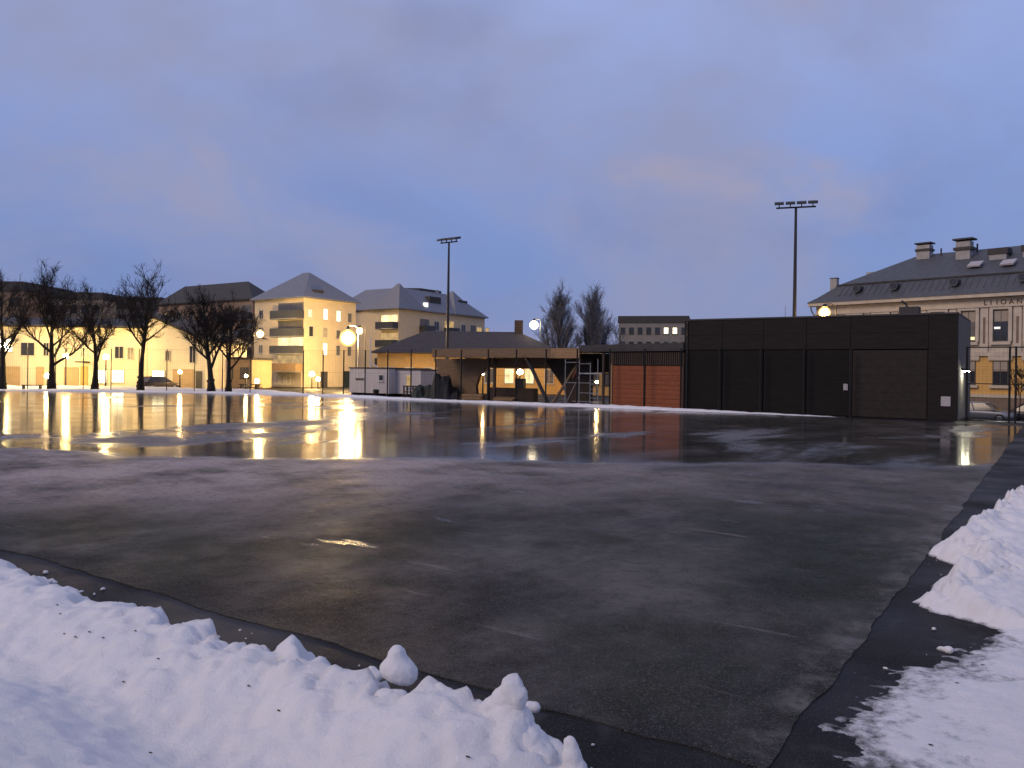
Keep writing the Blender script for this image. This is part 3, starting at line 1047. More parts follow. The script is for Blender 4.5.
# ------------------------------------------------------------------ canopy pavilion
pl, pr, pk = xb(432, BB), xb(580, BB) - 0.05, xb(551, BB)
t = thing('canopy_pavilion', 'open wooden pavilion with a wide flat canopy, under construction', 'pavilion', (pl, BB, 0))
Lp = pr - pl
lp = lambda px, y: xb(px, BB + y) - pl
Lk = pk - pl
MB().box(0.0, Lp, 0.1, 9.0, 4.22, 4.42).build('roof', 'roof_dark', t)
MB().box(0.0, Lk - 0.02, 0.0, 0.095, 3.66, 4.40).build('fascia', 'wood_dim', t)
f = MB().box(Lk, Lp, -0.06, 0.09, 3.62, 4.38).build('fascia', 'wood', t)
f['label'] = 'paler end piece of the fascia'
# ceiling that dips towards the back like a shell
prof = []
for k in range(9):
    u = k / 8
    prof.append((0.12 + 8.6 * u, 4.15 - 1.3 * u ** 1.6))
m_ = MB()
n_ = len(prof)
m_.v = [(0.05, y, z) for y, z in prof] + [(Lk, y, z) for y, z in prof] + [(0.05, y, z + 0.06) for y, z in prof] + [(Lk, y, z + 0.06) for y, z in prof]
for k in range(n_ - 1):
    m_.f += [(k, k + 1, n_ + k + 1, n_ + k), (2 * n_ + k, 3 * n_ + k, 3 * n_ + k + 1, 2 * n_ + k + 1)]
m_.build('ceiling', 'wood_dim', t, smooth=True, fix=False)
# curved timber flank on the left, wedge flank on the right
x0_, x1_ = lp(433, 2.4), lp(489, 2.4)
prof = [(x0_, 3.6), (x0_ + 0.35, 3.0), (x0_ + 0.6, 2.3), (x0_ + 0.45, 1.6), (x0_ + 0.2, 0.9), (x0_ + 0.2, 0.0), (x1_ - 1.2, 0.0), (x1_ - 1.4, 1.2), (x1_ - 1.1, 2.1), (x1_ - 0.3, 2.8), (x1_ + 1.0, 3.6)]
MB().prism(prof, 'y', 2.4, 2.75).build('curved_flank', 'wood_dim', t)
wx = lp(544, 3.0)
prof = [(wx, 3.6), (wx + 0.7, 2.7), (wx + 1.7, 1.5), (wx + 2.2, 0.6), (wx + 2.25, 0.0), (wx + 4.3, 0.0), (wx + 4.6, 3.6)]
MB().prism(prof, 'y', 3.0, 3.3).build('wedge_flank', 'wood_dark', t)
MB().prism([(lp(486, 2.8), 3.64), (lp(547, 2.8), 3.64), (lp(543, 2.8), 3.10), (lp(533, 2.8), 2.95), (lp(490, 2.8), 3.0)], 'y', 2.78, 2.95).build('arch_beam', 'wood_dim', t)
sx = xb(548, BB) - pl
MB().tube([(sx - 0.15, 0.4, 0), (xb(523, BB) - pl, 0.5, 3.7)], [0.15, 0.15], 8).build('strut', 'steel_dark', t)
MB().tube([(sx + 0.15, 0.4, 0), (xb(575, BB) - pl - 0.2, 1.3, 3.6)], [0.12, 0.12], 8).build('strut', 'wood_dim', t)
MB().box(sx - 0.4, sx + 0.4, 0.15, 0.75, -0.05, 0.14).build('footing', 'concrete', t)
MB().box(lp(489, 3.1), lp(534, 3.1), 3.1, 3.8, 0.0, 1.15).build('counter', 'wood_dark', t, bevel=0.03)
MB().box(lp(515, 3.2), lp(523, 3.2), 3.2, 3.7, 1.15, 1.95).build('cabinet', 'steel_dark', t, bevel=0.03)
for px in (488, 494):
    MB().box(lp(px, 1.2) - 0.09, lp(px, 1.2) + 0.09, 1.2, 1.4, 0, 4.2).build('column', 'wood_dark', t)

def timber_stack(px, y, n, w_, label):
    t_ = thing('timber_stack', label, 'timber', (xb(px, BB + y), BB + y, 0))
    rr_ = random.Random(px)
    for k in range(2):
        MB().box(-w_ * 0.3 + k * w_ * 0.5, -w_ * 0.3 + k * w_ * 0.5 + 0.1, -0.4, 0.4, 0, 0.1).build('bearer', 'wood_dark', t_)
    for i in range(n):
        dx = rr_.uniform(-0.12, 0.12)
        for j in range(3):
            MB().box(-w_ / 2 + dx, w_ / 2 + dx + rr_.uniform(-0.1, 0.1), -0.38 + j * 0.26, -0.38 + j * 0.26 + 0.23, 0.102 + i * 0.082, 0.102 + i * 0.082 + 0.07).build('plank', 'wood' if (i + j) % 3 else 'wood_dim', t_)
    return t_


timber_stack(474, 0.9, 6, 2.2, 'stack of sawn planks in the left half of the pavilion')
timber_stack(506, 1.3, 4, 2.0, 'lower stack of planks before the pavilion counter')
# ------------------------------------------------------------------ steel fences
def fence(name, label, x_list, y, h, loc, rz=0.0, mid=(), pr_=0.062, mesh=True, rail=0.008):
    t_ = thing(name, label, 'fence', loc, rz)
    post = None
    for x_ in x_list:
        if post is None:
            post = MB().cyl(0, 0, -0.05, h, pr_, 8).build('post', 'fence_steel', t_)
            q = post
        else:
            q = post.copy()
            COL.objects.link(q)
        q.location = (x_, y, 0)
    a, b = min(x_list), max(x_list)
    MB().tube([(a, y, h - 0.04), (b, y, h - 0.04)], [rail] * 2, 6).build('top_rail', 'fence_steel', t_)
    for z in mid:
        MB().tube([(a, y, z), (b, y, z)], [rail * 0.9] * 2, 5).build('rail', 'fence_steel', t_)
    if mesh:
        m2 = MB()
        k = int((b - a) / 0.2)
        for i in range(1, k):
            xx = a + (b - a) * i / k
            m2.box(xx - 0.0022, xx + 0.0022, y - 0.0022, y + 0.0022, 0.06, h - 0.05)
        for i in range(1, int(h / 0.2)):
            m2.box(a, b, y - 0.0018, y + 0.0018, i * 0.2 - 0.0018, i * 0.2 + 0.0018)
        kind(m2.build('wire_mesh', 'fence_steel', t_, fix=False), 'stuff')
    return t_


FY = 52.35
xs_ = [xb(850, FY) - 2.75 * i for i in range(19)]
fence('field_fence', 'tall dark steel mesh fence along the far side of the ice', [x_ - xs_[0] for x_ in xs_], 0, 4.3, (xs_[0], FY, 0), mid=(2.2,))
c0 = at(250, 395, 80.5)
fence('field_fence', 'tall thin mesh fence in front of the bare trees', [-2.8 * i for i in range(14)], 0, 4.3, (c0.x, c0.y, 0), TH, mid=(2.2,), pr_=0.045)
gx0 = bx1 + 0.42
t = fence('gate', 'tall mesh gate between the black building and the street', [0, 2.12, 2.42, 5.4, 8.4], 0, 4.35, (gx0, BB + 0.55, 0), mid=(2.2, 0.12), pr_=0.06, rail=0.034)

# ------------------------------------------------------------------ scaffold frame
sx0, sx1 = xb(565, BB), xb(604, BB)
t = thing('scaffold', 'steel tube scaffold frame between pavilion and orange doors', 'scaffold', (sx0, BB - 0.1, 0))
Ls = sx1 - sx0
ups = [(xb(p, BB) - sx0) for p in (566, 573, 580, 591, 598.5)]
for i, x_ in enumerate(ups):
    MB().cyl(x_, 0.0 if i != 1 else 0.7, 0, 3.55 - 0.25 * (i % 2), 0.035, 6).build('upright', 'galv', t)
MB().box(xb(580, BB) - sx0, Ls, -0.1, 1.1, 2.42, 2.52).build('platform', 'galv', t)
for z, a, b in ((3.2, 2, 3), (1.75, 0, 4), (1.0, 2, 4), (0.35, 1, 4), (3.3, 0, 2)):
    MB().tube([(ups[a], 0.05, z), (ups[b], 0.05, z)], [0.028] * 2, 6).build('ledger', 'galv', t)
for k in range(6):
    MB().tube([(ups[3], -0.05, 0.3 + k * 0.33), (ups[4], -0.05, 0.3 + k * 0.33)], [0.02] * 2, 5).build('rung', 'galv', t)
MB().tube([(ups[1], 0.1, 2.1), (ups[2] - 0.15, 0.1, 3.05)], [0.06] * 2, 6).build('brace', 'rust_red', t)
MB().tube([(ups[0], 0.1, 0.1), (ups[2], 0.1, 2.4)], [0.03] * 2, 6).build('brace', 'galv', t)
MB().box(Ls - 0.06, Ls + 0.10, -0.1, 0.06, 0, 4.0).build('end_post', 'wood_dark', t)


# ------------------------------------------------------------------ site cabins and things by them
def cabin(px0, px1, b, h, depth, name, label, wins):
    a0, a1 = xb(px0, b), xb(px1, b)
    t_ = thing(name, label, 'cabin', (a0, b, 0))
    w = a1 - a0
    MB().box(0, w, 0, depth, 0.25, h - 0.08).build('wall', 'cabin', t_, bevel=0.03)
    MB().box(-0.06, w + 0.06, -0.06, depth + 0.06, h - 0.08, h + 0.04).build('roof', 'frame_dark', t_)
    for x_ in (0.25, w - 0.45):
        MB().box(x_, x_ + 0.2, 0.05, depth - 0.1, -0.05, 0.25).build('skid', 'steel_dark', t_)
    F = face((0, 0), 0)
    for (p, z, ww, hh, pane) in wins:
        window(t_, F, xb(p, b) - a0, z, ww, hh, pane, 'white_paint', 0, fw=0.05)
    return t_


t = cabin(349.5, 389, 56.5, 2.72, 6.0, 'site_cabin', 'white steel site cabin with bright square panels and one dark window',
          [(381.5, 1.45, 0.62, 0.62, 'glass')])
for p in (354.0, 357.5, 363.5, 366.5):
    MB().box(xb(p, 56.5) - xb(349.5, 56.5) - 0.15, xb(p, 56.5) - xb(349.5, 56.5) + 0.15, -0.03, -0.004, 1.75, 2.2).build('notice_sheet', 'white_paint', t)
MB().box(xb(356, 56.5) - xb(349.5, 56.5), xb(364, 56.5) - xb(349.5, 56.5), -0.03, -0.004, 1.48, 1.68).build('dark_plate', 'frame_dark', t)
cabin(390, 421, 57.5, 2.6, 6.0, 'site_cabin', 'plainer pale site cabin behind the table, with a lit doorway', [(409, 0.9, 0.62, 1.2, 'lit_dim')])

p = at(410, 396, 73)
t = thing('work_trestle', 'dark wooden trestle standing in front of the cabins', 'trestle', (p.x, p.y, 0))
MB().box(-0.65, 0.65, -0.3, 0.3, 1.02, 1.12).build('top', 'wood_dark', t)
for sx_ in (-0.55, 0.55):
    for sy_ in (-0.22, 0.22):
        MB().box(sx_ - 0.05, sx_ + 0.05, sy_ - 0.05, sy_ + 0.05, -0.03, 1.02).build('leg', 'wood_dark', t)
MB().box(-0.5, 0.5, -0.26, -0.2, 0.5, 0.6).build('crossbar', 'wood_dark', t)
p = at(376, 396, 76)
t = thing('waste_bin', 'small dark bin at the foot of the white cabin', 'bin', (p.x, p.y, 0))
MB().tube([(0, 0, -0.03), (0, 0, 0.55)], [0.24, 0.28], 10).build('body', 'rubber', t)
MB().tube([(0, 0, 0.55), (0, 0, 0.62), (0, 0, 0.68)], [0.31, 0.30, 0.16], 10).build('lid', 'rubber', t)


def tarp_heap(p, dims, seed, name, label, m_name, peaks):
    rnd = np.random.RandomState(seed)
    xs = np.linspace(-dims[0] / 2, dims[0] / 2, 30)
    ys = np.linspace(-dims[1] / 2, dims[1] / 2, 22)
    A, B = np.meshgrid(xs, ys)
    Z = np.zeros(A.shape)
    for (x_, y_, h_, r_) in peaks:
        Z = np.maximum(Z, h_ * np.clip(1.25 - np.hypot((A - x_) / r_, (B - y_) / (dims[1] * 0.45)) ** 2.2, 0, 1))
    edge_ = np.minimum(np.minimum(A + dims[0] / 2, dims[0] / 2 - A), np.minimum(B + dims[1] / 2, dims[1] / 2 - B))
    Z = Z * np.clip(edge_ / 0.22, 0, 1) ** 0.6 + (fbm(A * 3.1 + seed, B * 2.2, 5, 0.6) - 0.5) * 1.0 * (Z > 0.1) - np.abs(fbm(A * 2.0 + 9 * seed, B * 2.0, 3) - 0.5) * 0.9 * (Z > 0.1) - 0.03
    t_ = thing(name, label, 'tarpaulin', (p.x, p.y, 0), TH)
    o = grid_mesh('tarpaulin', xs, ys, Z, None, MT[m_name])
    o.parent = t_
    MB().box(-dims[0] * 0.3, dims[0] * 0.3, -dims[1] * 0.25, dims[1] * 0.25, -0.02, min(k[2] for k in peaks) * 0.6).build('crate', 'wood_dark', t_)
    return t_


tarp_heap(at(425, 400, 71), (2.6, 2.0), 5, 'covered_heap', 'low rounded heap under a green tarpaulin by the fence', 'tarp',
          [(-0.5, 0, 1.15, 0.8), (0.5, 0, 1.25, 0.9)])
tarp_heap(at(444, 402, 69.5), (3.0, 2.0), 9, 'covered_heap', 'pointed dark covered heap leaning at the pavilion corner', 'tarp_grey',
          [(-0.6, 0, 2.2, 0.6), (0.1, 0, 2.0, 0.8), (0.9, 0, 1.0, 0.7)])

# bench under the trees
p = at(32, 390, 82)
t = thing('park_bench', 'low dark bench under the leftmost bare trees', 'bench', (p.x, p.y, 0), TH)
MB().box(-1.0, 1.0, -0.2, 0.2, 0.42, 0.5).build('seat', 'wood_dark', t)
for s in (-0.85, 0.85):
    MB().box(s - 0.06, s + 0.06, -0.18, 0.18, -0.03, 0.42).build('leg', 'steel_dark', t)
p = at(250, 390, 86)
t = thing('picnic_table', 'dark outdoor table with side benches near the leafless trees', 'table', (p.x, p.y, 0), TH)
MB().box(-1.1, 1.1, -0.4, 0.4, 0.72, 0.8).build('tabletop', 'wood_dark', t)
for s in (-0.8, 0.8):
    MB().box(s - 0.06, s + 0.06, -0.6, 0.6, -0.03, 0.72).build('leg', 'wood_dark', t)
for s in (-0.75, 0.75):
    MB().box(-1.1, 1.1, s - 0.14, s + 0.14, 0.42, 0.48).build('bench', 'wood_dark', t)


# ------------------------------------------------------------------ floodlight masts
def mast(px, ytop, D, label, rot, n=4, w=3.2):
    top = at(px, ytop, D)
    t_ = thing('floodlight_mast', label, 'floodlight', (top.x, top.y, 0), TH + rot, 'floodlight masts behind the field')
    H = top.z
    MB().tube([(0, 0, -0.1), (0, 0, H * 0.5), (0, 0, H - 0.35)], [0.19, 0.15, 0.10], 10).build('pole', 'steel_dark', t_)
    MB().box(-w / 2 + 0.2, w / 2 - 0.2, -0.06, 0.06, H - 0.42, H - 0.30).build('crossbar', 'steel_dark', t_)
    for k in range(n):
        x_ = -w / 2 + w * (k + 0.5) / n
        hd = MB().prism([(-0.50, -0.06), (0.42, 0.16), (0.40, 0.40), (-0.48, 0.14)], 'x', x_ - w / n * 0.42, x_ + w / n * 0.42).build('floodlight_head', 'steel_dark', t_)
        hd.location = (0, 0, H - 0.16)
        br = MB().box(x_ - 0.04, x_ + 0.04, -0.04, 0.04, H - 0.31, H - 0.05).build('bracket', 'steel_dark', t_)
    return t_


mast(449, 239, 86, 'slim dark floodlight mast rising behind the pavilion', R(-35), 4, 2.7)
mast(796, 203, 66, 'tall floodlight mast with four dark heads behind the black building', R(-18), 4, 3.5)


# ------------------------------------------------------------------ street lamps
def street_lamp(px, py, D, lens, label, r=0.34, arm=0.0, z0=None, pole='steel_dark', pr_=0.07, grp='lit street lamps', pole_on=True, halo=False):
    q = at(px, py, D)
    gz = ground_z(q.x, q.y) if z0 is None else z0
    t_ = thing('street_lamp', label, 'lamp', (q.x, q.y, gz), TH, grp)
    H = q.z - gz
    ax = arm
    if pole_on:
        pts = [(ax, 0, -0.05), (ax, 0, H * 0.6), (ax, 0, H + r * 1.15)]
        rad = [pr_ * 1.25, pr_, pr_ * 0.8]
        if arm:
            pts += [(ax * 0.6, 0, H + r * 1.5), (0, 0, H + r * 1.45)]
            rad += [pr_ * 0.7, pr_ * 0.6]
            MB().tube(pts, rad, 8).build('pole', pole, t_)
        else:
            MB().tube([(0, 0, -0.05), (0, 0, H * 0.5), (0, 0, H - r * 0.95)], rad, 8).build('pole', pole, t_)
    if arm:
        MB().tube([(0, 0, H + r * 0.98), (0, 0, H + r * 1.15), (0, 0, H + r * 1.45)], [0.26, 0.22, 0.10], 12).build('head', 'steel_dark', t_)
    else:
        MB().tube([(0, 0, H - r * 1.05), (0, 0, H - r * 0.86)], [r * 0.35, r * 0.5], 10).build('socket', 'steel_dark', t_)
    if halo:
        g_ = MB().ball((0, 0, H), r, 18, 12).build('globe', 'halo_orange', t_, smooth=True)  # outer shell added as a painted halo; the bulb inside is the lamp
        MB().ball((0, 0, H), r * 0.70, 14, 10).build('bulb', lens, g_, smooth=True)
    else:
        MB().ball((0, 0, H), r, 14, 10).build('globe', lens, t_, smooth=True)
    return t_


street_lamp(348, 338, 100, 'lamp_hot', 'brightest orange street lamp beside the apartment block corner', 1.05, 1.3, pole='galv', halo=True)
street_lamp(359.5, 331, 107, 'lamp_low', 'smaller orange lamp just right of the brightest one', 0.5, 0.8, halo=True)
street_lamp(260, 334, 105, 'lamp_mid', 'orange lamp at the left end of the apartment block', 0.52, -0.8, halo=True)
street_lamp(534, 325, 96, 'lamp_white', 'pale street lamp between pavilion roof and poplars', 0.5, 0.8, pole='galv', pr_=0.1)
street_lamp(824.5, 312.5, 64, 'lamp_orange', 'orange lamp above the black roof at the old building', 0.46, 0.9, halo=True)
# lamps of the yard on the left
street_lamp(66, 356, 86, 'lamp_mid', 'yard lamp shining right of the big fork tree', 0.27)
street_lamp(4, 347, 86, 'lamp_mid', 'yard lamp at the left edge of the picture', 0.40)
street_lamp(106, 357, 87, 'lamp_mid', 'yard lamp between the second and third bare tree', 0.28)
street_lamp(47.5, 376, 88, 'lamp_low', 'low lamp half hidden by the big fork tree', 0.28)
street_lamp(180, 372, 88, 'lamp_low', 'low lamp in front of the gabled wing', 0.20)
street_lamp(246, 376, 90, 'lamp_low', 'small lamp over the picnic table', 0.17)
street_lamp(257, 381, 90, 'lamp_low', 'low glowing lamp at the apartment entrance', 0.24)
street_lamp(312, 374, 104, 'lamp_mid', 'glaring lamp low on the apartment block, left of middle', 0.32)
street_lamp(318, 379, 104.5, 'lamp_low', 'second glaring lamp just right of it, lower', 0.26)
street_lamp(421, 371, 87, 'lamp_low', 'small lamp on the yellow wall behind the cabins', 0.26)
street_lamp(520, 372, 87, 'lamp_low', 'lamp seen through the pavilion opening', 0.30)
street_lamp(483, 374, 70.5, 'lamp_low', 'dim lamp inside the left half of the pavilion', 0.10)
street_lamp(587, 383, 72, 'lamp_low', 'small lamp seen through the scaffold', 0.14)
street_lamp(597, 382, 73, 'lamp_low', 'right one of two small lamps seen through the scaffold', 0.14)

# white mast by the cabin
q = at(370, 384, 84)
t = thing('lamp_pole', 'pale slim pole rising behind the white cabin', 'pole', (q.x, q.y, 0), TH)
MB().tube([(0, 0, -0.05), (0, 0, 5.9)], [0.09, 0.07], 8).build('pole', 'white_paint', t)
MB().tube([(0.05, 0, 3.2), (0.9, 0, 2.75)], [0.07, 0.07], 6).build('sign_arm', 'white_paint', t)

# ------------------------------------------------------------------ apartment blocks
def apartment(corner_px, D, left_px, right_px, eave, ridge_, name, label, wall, inset, extra_depth=0.0):
    c_ = at(corner_px, 372, D)
    w = c_.x - xb(left_px, c_.y)
    L = yb(right_px, c_.x) - c_.y
    t_ = thing(name, label, 'building', (c_.x, c_.y, 0))
    return t_, w, L, face((-w, 0), 0), face((0, 0), R(90))


def balcony(t_, F, s0, s1, z, h, m_name='balcony', out=1.3, glow=None, back='glass_pale'):
    bk = MB().fbox(F, s0 + 0.15, s1 - 0.15, z + 0.05, z + 2.2, 0.004, 0.05).build('balcony_glazing', back, t_)
    b_ = MB().fbox(F, s0, s1, z - 0.16, z - 0.02, 0.0, out).build('balcony', 'grey_conc', t_)
    MB().fbox(F, s0, s1, z, z + h, out - 0.06, out).build('railing', m_name, b_)
    MB().fbox(F, s0, s0 + 0.06, z, z + h, 0.01, out - 0.065).build('railing', m_name, b_)
    MB().fbox(F, s1 - 0.06, s1, z, z + h, 0.01, out - 0.065).build('railing', m_name, b_)


t, w, L, FF, FR = apartment(303, 110, 254, 355, 12.3, 16.4, 'apartment_block', 'yellow-lit apartment block with pyramid roof and dark balconies', 'cream', 4)
MB().box(-w, 0, 0, L, -0.2, 12.3).build('wall', 'cream', t)
MB().fbox(FF, 0.3, w - 0.2, -0.1, 2.0, 0.004, 0.12).build('plinth', 'beige_dim', t)
r_ = hip_roof(MB(), -w, 0, 0, L, 12.3, 16.6, w / 2 - 0.7, None, 0.5).build('roof', 'roof_grey', t)
MB().box(-2.2, -0.5, 2.2, 4.0, 12.6, 13.7).build('dormer', 'roof_dark', r_)
sB0, sB1 = xb(277, at(303, 372, 110).y) - xb(254, at(303, 372, 110).y), w + 0.1
for z, mm, bk in ((9.5, 'balcony', 'glass_pale'), (7.05, 'balcony', 'glass_pale'), (4.65, 'balcony', 'lit_warm'), (2.2, 'balcony_wood', 'lit_dim')):
    balcony(t, FF, sB0, sB1, z, 1.05, mm, 1.4, back=bk)
window(t, FF, 1.5, 9.6, 0.95, 1.3, 'glass')
window(t, FF, 1.5, 7.1, 0.95, 1.3, 'glass_pale')
window(t, FF, 1.5, 4.6, 0.95, 1.3, 'glass_pale')
for i, (s, z, hh, pane) in enumerate(((1.1, 9.6, 1.2, 'lit_warm'), (3.9, 9.5, 1.6, 'lit_pale'), (6.4, 9.4, 1.6, 'lit_pale'), (1.3, 7.0, 1.5, 'glass'),
                                      (3.9, 7.0, 1.4, 'lit_dim'), (6.4, 6.9, 1.3, 'glass_pale'), (3.9, 4.5, 1.7, 'lit_bright'), (6.4, 4.5, 1.5, 'glass_pale'),
                                      (8.6, 9.4, 1.4, 'glass_pale'), (8.6, 4.5, 1.4, 'glass_pale'))):
    window(t, FR, s, z, 0.85, hh, pane, 'frame', 0)
for s in (3.0, 4.1, 5.4):
    window(t, FF, s + 2.2, 0.35, 0.9, 1.35, 'lit_pale', 'frame', 0, depth=0.15)
MB().fbox(FR, 3.2, 4.4, 0.0, 2.2, 0.01, 0.1).build('door', 'frame_dark', t)
MB().fbox(FR, 7.6, 9.2, 0.0, 2.3, 0.01, 0.12).build('door', 'tarp', t)

t, w, L, FF, FR = apartment(398, 128, 332, 484, 12.3, 16.6, 'apartment_block', 'farther cream apartment block with long sloping roof behind the tiled house', 'cream', 5)
MB().box(-w, 0, 0, L, -0.2, 12.3).build('wall', 'cream', t)
r_ = hip_roof(MB(), -w, 0, 0, L, 12.3, 16.3, 3.6, 4.2, 0.5).build('roof', 'roof_grey', t)
for (x0_, x1_, y0_, y1_, zt_) in ((-5.2, 0.25, -0.3, 5.4, 16.8), (-6.5, 0.2, L - 9.0, L - 2.6, 16.9)):
    hip_roof(MB(), x0_, x1_, y0_, y1_, 12.33, zt_, (x1_ - x0_) / 2 - 0.25, None, 0.45).build('turret_roof', 'roof_grey', r_)
for (y_, s_) in ((9, 3), (17, 2.5)):
    MB().box(-3.2, -1.2, y_, y_ + s_, 13.2, 15.2).build('dormer', 'roof_dark', r_)
MB().box(-4.2, -3.6, 13.5, 14.3, 15, 16.8).build('chimney', 'chimney', r_)
MB().prism([(-w * 0.5, 15.6), (-3.8, 15.6), (-3.8, 16.75), (-w * 0.5, 16.95)], 'y', 9.5, L - 8).build('ridge_dormer', 'roof_dark', r_)
MB().box(-0.6, -0.1, 6.6, 7.3, 13.2, 13.9).build('skylight', 'lit_white', r_)
balcony(t, FF, w - 3.9, w - 0.1, 9.2, 1.05, back='lit_warm')
balcony(t, FF, w - 3.9, w - 0.1, 6.3, 1.05, back='lit_dim')
balcony(t, FF, w - 3.9, w - 0.1, 3.4, 1.05)
balcony(t, FR, 5.0, 7.6, 8.9, 1.05)
balcony(t, FR, 11.5, 14.2, 8.9, 1.05, back='lit_dim')
for s, z, pane, ww in ((9.4, 9.3, 'glass', 1.3), (16.8, 9.2, 'glass', 1.2), (21.5, 9.0, 'lit_dim', 1.6), (24, 9.0, 'lit_dim', 1.2), (5.8, 6.0, 'lit_pale', 0.9), (8.6, 6.6, 'lit_pale', 0.9)):
    window(t, FR, s, z, ww, 1.6, pane, 'frame', 1)
balcony(t, FR, 18.8, 20.6, 8.6, 1.05)
for s in (1.3, 3.4):
    window(t, FF, s, 9.2, 1.0, 1.4, 'glass_pale')

t, w, L, FF, FR = apartment(252, 122, 158, 275, 13.5, 17.2, 'apartment_block', 'brown apartment block behind the two rightmost bare trees', 'brown_brick', 5)
MB().box(-w, 0, 0, L, -0.2, 13.0).build('wall', 'brown_brick', t)
r_ = hip_roof(MB(), -w, 0, 0, L, 13.0, 16.2, 4.0, None, 0.4).build('roof', 'roof_dark', t)
for k in range(3):
    MB().box(-4 - 5 * k, -2.6 - 5 * k, 1.5, 3.0, 13.4, 15.0).build('dormer', 'roof_grey', r_)
for z in (10.0, 7.3, 4.6):
    balcony(t, FF, w - 3.0, w - 0.2, z, 1.05)
    for k in range(4):
        window(t, FF, 2.4 + 3.4 * k, z + 0.3, 1.2, 1.4, 'lit_dim' if (k + int(z)) % 5 == 0 else 'glass')


def far_block(px0, px1, ytop, D, depth, wall, roof, name, label, rz=TH, rows=3, cols=6, lit=(), z_first=3.0, parapet=0.5, glassm='glass'):
    p0, p1 = at(px0, 372, D), at(px1, 372, D)
    H = at((px0 + px1) / 2, ytop, D).z
    w_ = (p1.xy - p0.xy).length
    t_ = thing(name, label, 'building', (p0.x, p0.y, 0), rz)
    MB().box(0, w_, 0, depth, -0.5, H - parapet).build('wall', wall, t_)
    MB().box(-0.15, w_ + 0.15, -0.15, depth + 0.15, H - parapet, H).build('roof', roof, t_)
    F = face((0, 0), 0)
    for r__ in range(rows):
        for c__ in range(cols):
            z = H - parapet - 2.3 - r__ * 2.9
            window(t_, F, w_ * (c__ + 0.5) / cols, z, min(1.5, w_ / cols * 0.55), 1.35,
                   lit[(r__, c__)] if (r__, c__) in lit else glassm, 'frame_dark', 1)
    return t_


far_block(-60, 22, 281, 128, 14, 'brown_brick', 'roof_dark', 'apartment_block', 'dark tall block at the far left edge', rows=3, cols=5, parapet=1.6)
t = far_block(23, 101, 292, 135, 14, 'beige_dim', 'roof_dark', 'apartment_block', 'dim beige block with dark roof behind the big fork tree', rows=2, cols=7, lit={(1, 5): 'lit_dim'}, parapet=1.2)
far_block(104, 160, 297, 140, 14, 'grey_conc', 'roof_dark', 'apartment_block', 'low dark-roofed block behind the third bare tree', rows=2, cols=5, parapet=2.2)
t = far_block(618, 686, 316.5, 165, 12, 'grey_conc', 'roof_dark', 'apartment_block', 'grey flat-roofed block with two lit windows above the orange doors', TH + R(-14), rows=4, cols=8,
              lit={(0, 5): 'lit_pale', (0, 6): 'lit_pale'}, parapet=1.4)

# ------------------------------------------------------------------ low white hall on the left
D0 = 94.0
q = at(-70, 372, D0)
t = thing('school_hall', 'long low pale hall glowing yellow behind the bare trees', 'building', (q.x, q.y, 0), TH)
sc_ = D0 / FPX
Lh = (147 + 70) * sc_
H0 = 7.0
MB().box(0, Lh, 0, 12, -0.2, H0).build('wall', 'white_wall', t)
MB().prism([(-0.5, H0), (12.5, H0), (12.5, H0 + 0.25), (7, H0 + 1.5), (-0.5, H0 + 0.25)], 'x', -0.3, Lh - 0.02).build('roof', 'roof_dark', t)
F = face((0, 0), 0)
X = lambda px: (px + 70) * sc_
for (p0, p1) in ((2, 20), (64, 79), (36, 44)):
    MB().fbox(F, X(p0), X(p1), 0, 2.35, 0.004, 0.06).build('timber_panel', 'tan_panel', t)
for px, z, ww, hh, pane in ((27.5, 3.6, 1.7, 1.6, 'glass'), (46, 3.6, 0.7, 1.6, 'glass'), (84.5, 3.6, 0.9, 2.0, 'glass_pale'), (119, 3.4, 1.1, 1.5, 'glass'),
                            (130.5, 3.3, 0.8, 1.5, 'glass_pale'), (5.5, 4.0, 1.7, 1.6, 'lit_bright'), (-14, 3.6, 1.5, 1.6, 'glass_pale'),
                            (118, 0.6, 1.5, 1.5, 'lit_bright'), (102, 0.5, 1.3, 1.6, 'lit_bright')):
    window(t, F, X(px), z, ww, hh, pane, 'frame', 1)
MB().fbox(F, X(81), X(88), 0, 2.5, 0.004, 0.1).build('door', 'ochre', t)
MB().fbox(F, X(80), X(90), 2.9, 3.05, 0.0, 1.2).build('door_canopy', 'frame_dark', t)

q = at(147.5, 372, 91)
t = thing('gabled_wing', 'gabled pale wing of the hall with a sloping right roof edge', 'building', (q.x, q.y, 0), TH)
sc_ = 91 / FPX
Wg = 58 * sc_
MB().prism([(0, -0.2), (Wg, -0.2), (Wg, 5.5), (0, 8.25)], 'y', 0, 14).build('wall', 'white_wall', t)
MB().prism([(-0.35, 8.45), (Wg + 0.4, 5.4), (Wg + 0.4, 5.65), (-0.3, 8.75)], 'y', -0.35, 14.4).build('roof', 'roof_dark', t)
F = face((0, 0), 0)
X = lambda px: (px - 147.5) * sc_
window(t, F, X(158.5), 0.7, 1.45, 1.45, 'lit_bright', 'frame', 1)
window(t, F, X(167.5), 3.2, 0.6, 1.2, 'glass_pale')
window(t, F, X(192.5), 3.0, 0.8, 2.0, 'glass')
MB().fbox(F, X(173), X(194), 0, 2.3, 0.004, 0.06).build('timber_panel', 'tan_panel', t)
MB().fbox(F, X(196), X(202), 0, 2.1, 0.004, 0.1).build('door', 'frame_dark', t)

# a brown low building between the wing and the apartment block
t = far_block(206, 252, 357, 98, 8, 'tan_panel', 'roof_dark', 'shelter', 'low tan shed behind the two rightmost bare trees', rows=1, cols=3, parapet=0.3, glassm='glass_pale')

